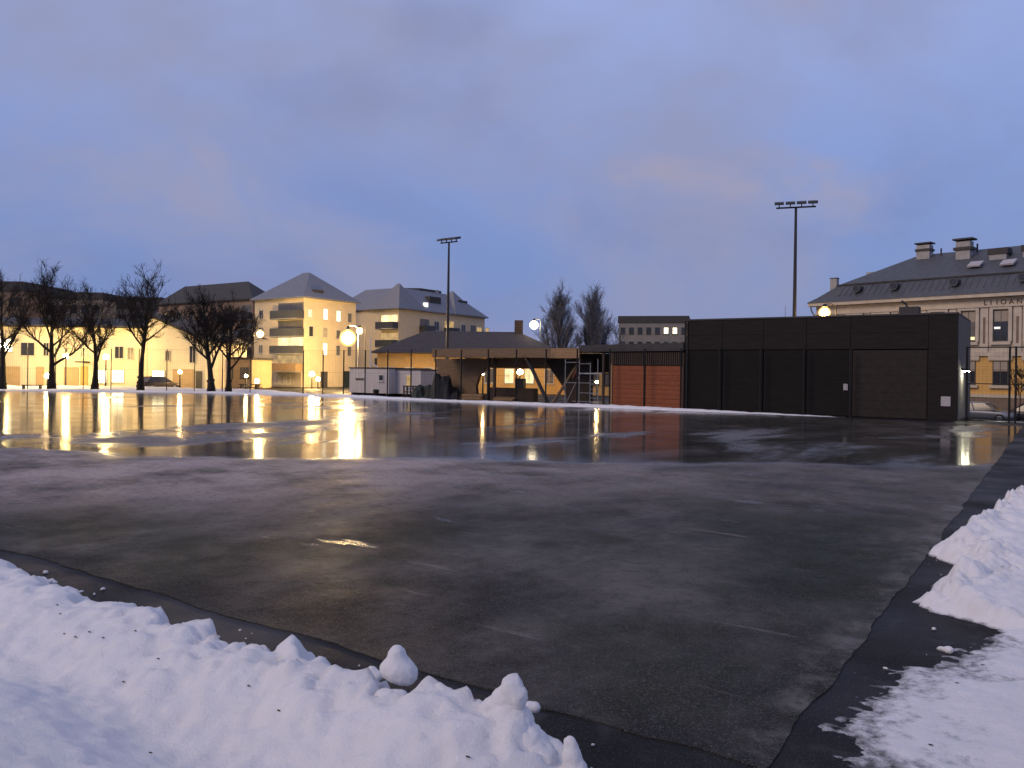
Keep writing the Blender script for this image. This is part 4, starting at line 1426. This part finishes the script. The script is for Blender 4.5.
# ------------------------------------------------------------------ tiled house behind the pavilion
q = at(377, 372, 92)
t = thing('tiled_house', 'yellow house with a broad dark tiled hip roof behind the pavilion', 'house', (q.x, q.y, 0), TH)
sc_ = 92 / FPX
Wh = (562 - 377) * sc_
MB().box(0, Wh, 0, 10, -0.2, 4.45).build('wall', 'ochre', t)
r_ = hip_roof(MB(), 0, Wh, 0, 10, 4.45, 7.35, 5.0, None, 0.6).build('roof', 'roof_tile', t)
ch = MB().box((514 - 377) * sc_, (522 - 377) * sc_ + 0.1, 4.4, 5.3, 7.0, 8.75).build('chimney', 'brick_dark', r_)
F = face((0, 0), 0)
for k in range(9):
    window(t, F, 1.4 + k * 2.3, 1.2, 1.1, 1.7, 'lit_warm' if k in (1, 6, 7) else 'glass_pale', 'frame', 1)

t = far_block(563, 640, 362, 90, 7, 'ochre', 'roof_dark', 'shed', 'low yellow-lit shed seen behind the scaffold', rows=1, cols=6, parapet=0.3, glassm='glass_pale')
# ------------------------------------------------------------------ the old school with the lettered frieze
RZ = math.atan2(-0.746, 0.666) + TH
P1 = cw(0.379 * 74.8, 74.8)                      # far (left) corner of the facade
t = thing('old_school', 'old two-storey stone and ochre building with mansard roof and frieze lettering', 'building', (P1[0], P1[1], -0.75), RZ)
ZB = 0.75                                        # heights below are above ice level + ZB
Lf, Wf = 32.0, 15.0
F = face((0, 0), 0)


def fs(px, y=0.0):
    """place along the facade seen at a pixel column"""
    k = (px - 512) / FPX
    X0, D0_ = 0.379 * 74.8, 74.8
    return (k * (D0_ + 0.666 * y) - X0 - 0.746 * y) / (0.666 + k * 0.746)


EV = 9.0 + ZB
MB().box(0, Lf, 0, Wf, -0.3, 4.35 + ZB).build('lower_wall', 'ochre', t)
MB().box(0.003, Lf - 0.003, 0.003, Wf - 0.003, 4.35 + ZB, EV - 0.02).build('upper_wall', 'pale_stone', t)
MB().fbox(F, -0.1, Lf + 0.1, -0.3, 1.0 + ZB, 0.004, 0.16).build('plinth', 'plinth', t)
MB().fbox(F, -0.1, Lf + 0.1, 1.003 + ZB, 1.25 + ZB, 0.004, 0.22).build('string_course', 'pale_stone', t)
MB().fbox(F, -0.1, Lf + 0.1, 4.30 + ZB, 4.60 + ZB, 0.004, 0.18).build('string_course', 'pale_stone', t)
MB().fbox(F, -0.15, Lf + 0.15, 8.20 + ZB, 8.32 + ZB, 0.004, 0.24).build('string_course', 'pale_stone', t)
MB().fbox(F, -0.55, Lf + 0.55, EV, EV + 0.28, -0.4, 0.55).build('cornice', 'pale_stone', t)
# mansard roof
m_ = MB()
o_, z1, z2 = 0.6, 10.95 + ZB, 14.0 + ZB
z0 = EV + 0.285


def ring(ins, z):
    return [(-o_ + ins, -o_ + ins, z), (Lf + o_ - ins, -o_ + ins, z), (Lf + o_ - ins, Wf + o_ - ins, z), (-o_ + ins, Wf + o_ - ins, z)]


m_.add(ring(0, z0) + ring(0.05, z0 + 0.1) + ring(0.7, z0 + 0.55) + ring(2.0, z1),
       [(3, 2, 1, 0)] + [(i + 4 * k, (i + 1) % 4 + 4 * k, (i + 1) % 4 + 4 * (k + 1), i + 4 * (k + 1)) for k in range(3) for i in range(4)] + [(12, 13, 14, 15)])
man = m_.build('mansard', 'slate', t)
MB().box(-o_ + 1.9, Lf + o_ - 1.9, -o_ + 1.9, Wf + o_ - 1.9, z1 + 0.003, z1 + 0.12).build('roof_ledge', 'roof_dark', t)
m_ = MB()
ri = 6.3
rb = ring(2.1, z1 + 0.123)
rt = [(-o_ + 6.9, Wf / 2, z2), (Lf - 6.0, Wf / 2, z2)]
m_.add(rb + rt, [(3, 2, 1, 0), (0, 1, 5, 4), (1, 2, 5), (2, 3, 4, 5), (3, 0, 4)])
upr = m_.build('upper_roof', 'slate', t)
# standing seams on the mansard front
m_ = MB()
for k in range(1, 58):
    x_ = 1.6 + k * 0.52
    if x_ < Lf - 1.6:
        m_.tube([(x_, -o_ + 0.7 - 0.02, z0 + 0.55), (x_, -o_ + 2.0 - 0.02, z1)], [0.03] * 2, 4)
kind(m_.build('standing_seams', 'slate', man), 'stuff')
# round dormers
for px in (856, 893, 953, 1022):
    s = fs(px, 0.3)
    zc_ = z0 + 1.15
    rg = MB()
    rg.tube([(s, -o_ + 0.75, zc_), (s, -o_ + 1.7, zc_)], [0.34, 0.34], 20)
    d_ = rg.build('round_dormer', 'roof_dark', man)
    MB().tube([(s, -o_ + 0.71, zc_), (s, -o_ + 0.745, zc_)], [0.27, 0.27], 18).build('pane', 'glass', d_)
    rm = MB()
    for k in range(20):
        a0_, a1_ = 2 * math.pi * k / 20, 2 * math.pi * (k + 1) / 20
        rm.bar((s + 0.31 * math.cos(a0_), -o_ + 0.72, zc_ + 0.31 * math.sin(a0_)), (s + 0.31 * math.cos(a1_), -o_ + 0.72, zc_ + 0.31 * math.sin(a1_)), 0.08)
    rm.build('rim', 'slate', d_)


def chim(px, w_, y_, zb, zt, caps, m_name='chimney'):
    s = fs(px, y_)
    o = MB().box(s - w_ / 2, s + w_ / 2, y_, y_ + w_ * 0.8, zb, zt).build('chimney', m_name, upr)
    for (dz, ww, hh) in caps:
        MB().box(s - w_ / 2 * ww, s + w_ / 2 * ww, y_ - w_ * 0.4 * (ww - 1), y_ + w_ * 0.8 + w_ * 0.4 * (ww - 1), zt + dz, zt + dz + hh).build('chimney_cap', 'roof_dark', o)


chim(921, 1.15, 6.4, z2 - 2.2, z2 + 0.75, ((0.12, 1.25, 0.12), (-0.55, 1.18, 0.2)))
chim(961, 1.15, 5.4, z2 - 2.6, z2 + 0.55, ((0.14, 1.4, 0.14), (-0.75, 1.3, 0.25)))
chim(996, 1.3, 4.6, z2 - 2.8, z2 - 0.95, ((0.0, 1.18, 0.5),))
chim(1030, 1.3, 4.6, z2 - 2.6, z2 - 0.9, ((0.0, 1.18, 0.5),))
chim(870, 1.0, 5.2, z1 - 0.3, z1 + 1.55, ())
chim(832, 0.62, 1.6, z1 - 1.2, z1 + 0.75, ((0.0, 1.1, 0.08),))
for px, dz in ((931, 0.5), (942, 0.35), (978, 0.45)):
    MB().cyl(fs(px, Wf / 2), Wf / 2 - 0.6, z2 - 0.6, z2 + dz, 0.07, 8).build('vent_pipe', 'roof_dark', upr)
for px, y_ in ((974, 3.2), (1007, 3.0)):
    s = fs(px, y_)
    zz = z1 + 0.123 + (z2 - z1) * (y_ - 1.5) / (Wf / 2 - 1.5)
    MB().prism([(y_ - 0.5, zz - 0.05), (y_ + 0.5, zz + 0.42), (y_ + 0.45, zz + 0.54), (y_ - 0.55, zz + 0.07)], 'x', s - 0.5, s + 0.5).build('skylight', 'sign_grey', upr)
# windows
sp = 2.35
s0_ = fs(1000.5)
for k in range(-7, 4):
    s = s0_ + k * sp
    if s < 1.2 or s > Lf - 1.2:
        continue
    tr = MB()
    for (u0, u1, za, zb_) in ((s - 0.80, s - 0.55, 5.45, 8.0), (s + 0.55, s + 0.80, 5.45, 8.0), (s - 0.80, s + 0.80, 8.002, 8.17), (s - 0.72, s + 0.72, 5.2, 5.448)):
        tr.fbox(F, u0, u1, za + ZB, zb_ + ZB, 0.004, 0.20)
    sur = tr.build('window_surround', 'pale_stone', t)
    wo = window(t, F, s, 5.5 + ZB, 1.08, 2.45, 'glass_pale' if k % 2 else 'glass', 'frame_dark', 1, 0.62, fw=0.06, depth=0.06)
    MB().fbox(F, s - 0.5, s + 0.5, 7.0 + ZB, 7.88 + ZB, 0.028, 0.036).build('blind', 'beige_dim', wo)
    if k == 0:
        MB().fbox(F, s - 0.48, s - 0.05, 6.45 + ZB, 6.62 + ZB, 0.028, 0.04).build('ceiling_light', 'lit_white', wo)
    if k == -1:
        MB().fbox(F, s + 0.0, s + 0.46, 5.62 + ZB, 5.86 + ZB, 0.028, 0.04).build('table_lamp', 'lit_warm', wo)
    pil = MB().fbox(F, s + sp / 2 - 0.28, s + sp / 2 + 0.28, 4.603 + ZB, 8.196 + ZB, 0.004, 0.13).build('pilaster', 'pale_stone', t)
    MB().fbox(F, s + sp / 2 - 0.09, s + sp / 2 + 0.09, 5.3 + ZB, 7.4 + ZB, 0.132, 0.14).build('sunk_panel', 'plinth', pil)
    tr = MB()
    tr.fbox(F, s - 0.85, s + 0.85, 3.95 + ZB, 4.29 + ZB, 0.004, 0.16)
    tr.build('window_lintel', 'pale_stone', t)
    MB().fbox(F, s - 0.75, s + 0.75, 1.75 + ZB, 1.98 + ZB, 0.004, 0.22).build('window_sill', 'pale_stone', t)
    wo = window(t, F, s, 2.0 + ZB, 1.12, 1.94, 'glass', 'frame_dark', 1, 0.62, fw=0.06, depth=0.06)
    MB().fbox(F, s - 0.5, s + 0.5, 3.1 + ZB, 3.88 + ZB, 0.028, 0.036).build('blind', 'beige_dim', wo)
# frieze lettering
for i, chs in enumerate('LIIOAN'):
    cu = bpy.data.curves.new('letter', 'FONT')
    cu.body = chs
    cu.size = 0.54
    cu.extrude = 0.02
    cu.align_x = 'CENTER'
    tmp = bpy.data.objects.new('letter_curve', cu)
    COL.objects.link(tmp)
    dg = bpy.context.evaluated_depsgraph_get()
    me = bpy.data.meshes.new_from_object(tmp.evaluated_get(dg))
    bpy.data.objects.remove(tmp)
    me.materials.clear()
    me.materials.append(MT['letter'])
    lo = bpy.data.objects.new('letter', me)
    COL.objects.link(lo)
    lo.parent = t
    lo.location = (fs((984.5, 990, 996, 1002.5, 1010.5, 1018.5)[i]), -0.03, 8.40 + ZB)
    lo.rotation_euler = (R(90), 0, 0)
MB().tube([(-0.35, -0.45, EV + 0.1), (-0.25, -0.3, EV - 0.5), (-0.05, -0.14, EV - 0.9), (-0.05, -0.14, 1.2)], [0.07] * 4, 8).build('downpipe', 'roof_grey', t)


# ------------------------------------------------------------------ cars
def car(name, label, loc, rz, paint, Lc=4.3, Wc=1.75, Hc=1.48, lit=None, group='parked cars'):
    t_ = thing(name, label, 'car', loc, rz, group)
    # lower body: cross-sections along the length
    st = [(-0.5, 0.36, 0.62, 0.80), (-0.485, 0.28, 0.78, 0.92), (-0.40, 0.22, 0.86, 0.98), (-0.25, 0.20, 0.90, 1.0), (0.0, 0.20, 0.90, 1.0),
          (0.22, 0.20, 0.88, 1.0), (0.36, 0.22, 0.80, 0.98), (0.465, 0.26, 0.70, 0.92), (0.5, 0.34, 0.58, 0.78)]
    m2 = MB()
    V = []
    for (x_, za, zb_, ws) in st:
        hw = Wc / 2 * ws
        V += [(x_ * Lc, -hw * 0.9, za), (x_ * Lc, -hw, za + 0.15), (x_ * Lc, -hw, zb_ - 0.12), (x_ * Lc, -hw * 0.88, zb_),
              (x_ * Lc, hw * 0.88, zb_), (x_ * Lc, hw, zb_ - 0.12), (x_ * Lc, hw, za + 0.15), (x_ * Lc, hw * 0.9, za)]
    Fq = []
    for i in range(len(st) - 1):
        for j in range(8):
            Fq.append((i * 8 + j, i * 8 + (j + 1) % 8, (i + 1) * 8 + (j + 1) % 8, (i + 1) * 8 + j))
    Fq += [tuple(range(8)), tuple(range(len(st) * 8 - 1, len(st) * 8 - 9, -1))]
    m2.add(V, Fq)
    m2.build('body', paint, t_, smooth=True)
    # greenhouse
    b0, b1, b2, b3 = -0.46 * Lc, -0.34 * Lc, 0.06 * Lc, 0.27 * Lc
    zb_, zt = 0.86, Hc
    wb, wt_ = Wc / 2 * 0.93, Wc / 2 * 0.72
    m2 = MB().add([(b0, -wb, zb_), (b3, -wb, zb_), (b3, wb, zb_), (b0, wb, zb_), (b1, -wt_, zt - 0.06), (b2, -wt_, zt - 0.06), (b2, wt_, zt - 0.06), (b1, wt_, zt - 0.06)],
                  [(0, 1, 2, 3), (0, 1, 5, 4), (1, 2, 6, 5), (2, 3, 7, 6), (3, 0, 4, 7), (4, 5, 6, 7)])
    m2.build('glasshouse', 'glass', t_)
    m2 = MB().add([(b1 - 0.06, -wt_ - 0.02, zt - 0.07), (b2 + 0.05, -wt_ - 0.02, zt - 0.07), (b2 + 0.05, wt_ + 0.02, zt - 0.07), (b1 - 0.06, wt_ + 0.02, zt - 0.07),
                   (b1 + 0.1, -wt_ + 0.1, zt), (b2 - 0.15, -wt_ + 0.1, zt), (b2 - 0.15, wt_ - 0.1, zt), (b1 + 0.1, wt_ - 0.1, zt)],
                  [(0, 1, 2, 3), (0, 1, 5, 4), (1, 2, 6, 5), (2, 3, 7, 6), (3, 0, 4, 7), (4, 5, 6, 7)])
    for sy in (-1, 1):
        for (xa, xb_) in ((b0, b1), (b3, b2), ((b0 + b3) / 2, (b1 + b2) / 2 - 0.05)):
            m2.bar((xa, sy * (wb + 0.005), zb_ - 0.02), (xb_, sy * (wt_ + 0.005), zt - 0.06), 0.07)
    m2.build('roof', paint, t_)
    for x_ in (-0.31 * Lc, 0.30 * Lc):
        for sy in (-1, 1):
            y0_, y1_ = sy * (Wc / 2 - 0.20), sy * (Wc / 2 + 0.012)
            tb = MB().tube([(x_, y0_, 0.32), (x_, y1_, 0.32)], [0.32, 0.32], 18).build('wheel', 'rubber', t_)
            MB().tube([(x_, y1_ + sy * 0.002, 0.32), (x_, y1_ + sy * 0.016, 0.32)], [0.20, 0.17], 14).build('rim', 'chrome', tb)
    for sy in (-1, 1):
        MB().ball((0.475 * Lc, sy * Wc * 0.32, 0.60), (0.10, 0.18, 0.09), 10, 6).build('headlight', lit or 'chrome', t_, smooth=True)
        MB().box(-0.50 * Lc - 0.005, -0.475 * Lc, sy * Wc * 0.34 - 0.13, sy * Wc * 0.34 + 0.13, 0.62, 0.76).build('tail_light', 'rust_red', t_)
        MB().ball((0.20 * Lc, sy * (Wc / 2 + 0.05), 0.92), (0.07, 0.10, 0.07), 8, 6).build('mirror', paint, t_, smooth=True)
    return t_


q = at(984, 414, 60)
car('parked_car', 'silver hatchback parked beyond the gate', (q.x, q.y, ground_z(q.x, q.y) + 0.02), RZ, 'car_silver')
q = at(1031, 412, 59)
car('parked_car', 'dark car with a bright lamp, cut by the right edge', (q.x, q.y, ground_z(q.x, q.y) + 0.02), RZ + R(180), 'car_dark', lit='lamp_small')
q = at(159, 389, 87.5)
car('parked_car', 'dark brown car parked behind the third bare tree', (q.x, q.y, 0.0), TH + R(55), 'car_brown')


# ------------------------------------------------------------------ bare trees
def branch_tree(name, label, base, H, seed, trunk_r, fork, limbs, bark, twig, spread=0.75, density=1.0, lean=0.0, group=None, poplar=False):
    rnd = random.Random(seed)
    t_ = thing(name, label, 'tree', base, 0, group)
    wood_, fine = MB(), MB()

    def grow(p, d, length, r0, r1, n, bend, up):
        pts, rad = [p.copy()], [r0]
        d = d.normalized()
        for i in range(n):
            d = (d + Vector((rnd.uniform(-bend, bend), rnd.uniform(-bend, bend), rnd.uniform(-bend, bend) + up))).normalized()
            p = p + d * (length / n)
            pts.append(p.copy())
            rad.append(r0 + (r1 - r0) * (i + 1) / n)
        return pts, rad

    def pick(pts, rad, t__):
        f_ = t__ * (len(pts) - 1)
        i = min(int(f_), len(pts) - 2)
        return pts[i].lerp(pts[i + 1], f_ - i), (pts[i + 1] - pts[i]).normalized(), rad[i] + (rad[i + 1] - rad[i]) * (f_ - i)

    def side_dir(d, ang):
        o = d.orthogonal().normalized()
        k = d.cross(o)
        u = rnd.uniform(0, 2 * math.pi)
        return (d * math.cos(ang) + (o * math.cos(u) + k * math.sin(u)) * math.sin(ang)).normalized()

    # root flare and trunk
    tp, tr = grow(Vector((0, 0, -0.1)), Vector((lean, lean * 0.3, 1)), H * 0.97, trunk_r, 0.03, 12, 0.05, 0.03)
    tr = [trunk_r * 1.35, trunk_r * 1.02] + [trunk_r * max(0.08, (1 - (i / 12) ** 0.8)) for i in range(2, 13)]
    wood_.tube(tp, tr, 9)
    for k in range(4):                       # burrs of old pruning near the base
        q_, _, r_q = pick(tp, tr, rnd.uniform(0.02, 0.16))
        u = rnd.uniform(0, 6.28)
        wood_.ball((q_.x + math.cos(u) * r_q * 0.8, q_.y + math.sin(u) * r_q * 0.8, q_.z), rnd.uniform(0.1, 0.2), 8, 6)
    lvl1 = []
    for k in range(limbs):
        f_ = fork + (0.85 - fork) * (k / limbs) ** 0.9
        q_, d_, r_ = pick(tp, tr, f_)
        u = k * 2.4 + rnd.uniform(-0.5, 0.5)
        ang = R(rnd.uniform(38, 62)) if not poplar else R(rnd.uniform(16, 36))
        out = Vector((math.cos(u), math.sin(u), 0))
        d0 = (Vector((0, 0, 1)) * math.cos(ang) + out * math.sin(ang))
        ln = H * (0.95 - f_) * rnd.uniform(0.62, 0.95) * spread
        pts, rad = grow(q_, d0, ln, min(r_ * 0.62, trunk_r * 0.5), 0.025, 7, 0.13, 0.07)
        wood_.tube(pts, rad, 6)
        lvl1.append((pts, rad, ln))
    lvl1.append((tp[5:], tr[5:], H * 0.5))
    for pts, rad, ln in lvl1:
        nb = max(5, int(ln * 2.1 * density))
        for j in range(nb):
            q_, d_, r_ = pick(pts, rad, rnd.uniform(0.18, 1.0))
            d2 = side_dir(d_, R(rnd.uniform(25, 60) if not poplar else rnd.uniform(12, 30)))
            d2 = (d2 + Vector((0, 0, 0.25))).normalized()
            l2 = rnd.uniform(0.9, 2.3) * H / 12
            p2, r2 = grow(q_, d2, l2, min(max(r_ * 0.5, 0.024), 0.07), 0.014, 4, 0.20, 0.08)
            fine.tube(p2, r2, 4, cap=False)
            for k in range(int(rnd.randint(5, 8) * density)):
                q3, d3, _ = pick(p2, r2, rnd.uniform(0.15, 1.0))
                d4 = (side_dir(d3, R(rnd.uniform(20, 60) if not poplar else rnd.uniform(12, 32))) + Vector((0, 0, 0.3))).normalized()
                l3 = rnd.uniform(0.4, 1.15) * H / 12
                p3, r3 = grow(q3, d4, l3, 0.018, 0.010, 3, 0.22, 0.06)
                fine.tube(p3, r3, 3, cap=False)
                for kk in range(rnd.randint(1, 3)):
                    q5, d5, _ = pick(p3, r3, rnd.uniform(0.2, 0.95))
                    d6 = side_dir(d5, R(rnd.uniform(20, 55)))
                    fine.tube([q5, q5 + d6 * rnd.uniform(0.25, 0.6) * H / 12], [0.011, 0.008], 3, cap=False)
    wood_.build('trunk', bark, t_, smooth=True, fix=False)
    fine.build('crown', twig, t_, fix=False)
    return t_


GT = 'bare trees along the left far side'
for (px, D, ytop, r_, fork, limbs, seed, dens, label) in (
        (51.5, 81, 262, 0.36, 0.22, 13, 11, 1.1, 'big bare tree with a wide low fork before the hall'),
        (94.5, 82, 282, 0.33, 0.28, 12, 23, 1.0, 'bare tree with a bulging trunk, second from the wide fork tree'),
        (140.5, 81, 266, 0.32, 0.30, 13, 35, 1.0, 'bare tree in front of the parked brown car'),
        (211.5, 80, 283, 0.36, 0.24, 14, 47, 1.2, 'bare tree leaning left in front of the gabled wing edge'),
        (228.5, 82, 292, 0.30, 0.26, 13, 59, 1.2, 'slimmer bare tree, rightmost of the row'),
        (2, 80, 268, 0.34, 0.30, 12, 71, 1.0, 'bare tree cut by the left edge of the picture')):
    b_ = at(px, 391, D)
    top = at(px, ytop, D).z
    branch_tree('bare_tree', label, (b_.x, b_.y, 0.0), top * 0.92, seed, r_, fork, limbs, 'bark', 'twig', 1.04, dens * 1.32, -0.05 if px == 211.5 else 0.0, GT)
for (px, D, ytop, seed, label) in ((557, 118, 279, 5, 'left one of two frosted grey poplars behind the annex'),
                                   (591, 118, 279, 6, 'right one of two frosted grey poplars behind the annex')):
    b_ = at(px, 372, D)
    top = at(px, ytop, D).z
    branch_tree('poplar_tree', label, (b_.x, b_.y, 0.0), top * 0.89, seed, 0.3, 0.08, 32, 'bark_grey', 'twig_grey', 0.66, 1.5, 0, 'frosted poplars', True)
b_ = at(1019, 400, 58)
branch_tree('young_tree', 'thin bare sapling behind the gate mesh', (b_.x, b_.y, -0.5), 4.2, 77, 0.05, 0.3, 8, 'bark', 'twig', 0.8, 0.7)
b_ = at(617, 372, 130)
branch_tree('bare_tree', 'small frosted tree beside the grey flat-roofed block', (b_.x, b_.y, 0), 10.5, 78, 0.15, 0.2, 12, 'bark_grey', 'twig_grey', 0.7, 0.9)

# ------------------------------------------------------------------ specks of leaf and bark on the snow
m_ = MB()
rnd = random.Random(4)
spk = [(57, 605), (60, 614), (89, 632), (64, 634), (123, 682), (158, 659), (278, 711), (150, 753), (135, 631), (248, 686), (467, 757), (956, 683), (982, 665), (930, 745), (103, 638), (75, 637)]
for (px, py) in spk:
    z = 0.4
    for it in range(30):                  # walk down the view line to the snow surface
        cy = (py - 372) - (px - 512) * math.tan(ROLL)
        D = (EYE - z) * FPX / cy
        w_ = at(px, py, D)
        z = 0.6 * z + 0.4 * float(snow_height(np.array([w_.x]), np.array([w_.y]))[0])
    for k in range(2):
        a = rnd.uniform(0, 6.28)
        m_.ball((w_.x + k * 0.012, w_.y, z + 0.004), (0.008 + 0.006 * math.cos(a) ** 2, 0.006, 0.004), 6, 4)
o = m_.build('leaf_specks', 'bark')
kind(o, 'stuff', 'dark specks of leaf and bark scattered on the near snow')
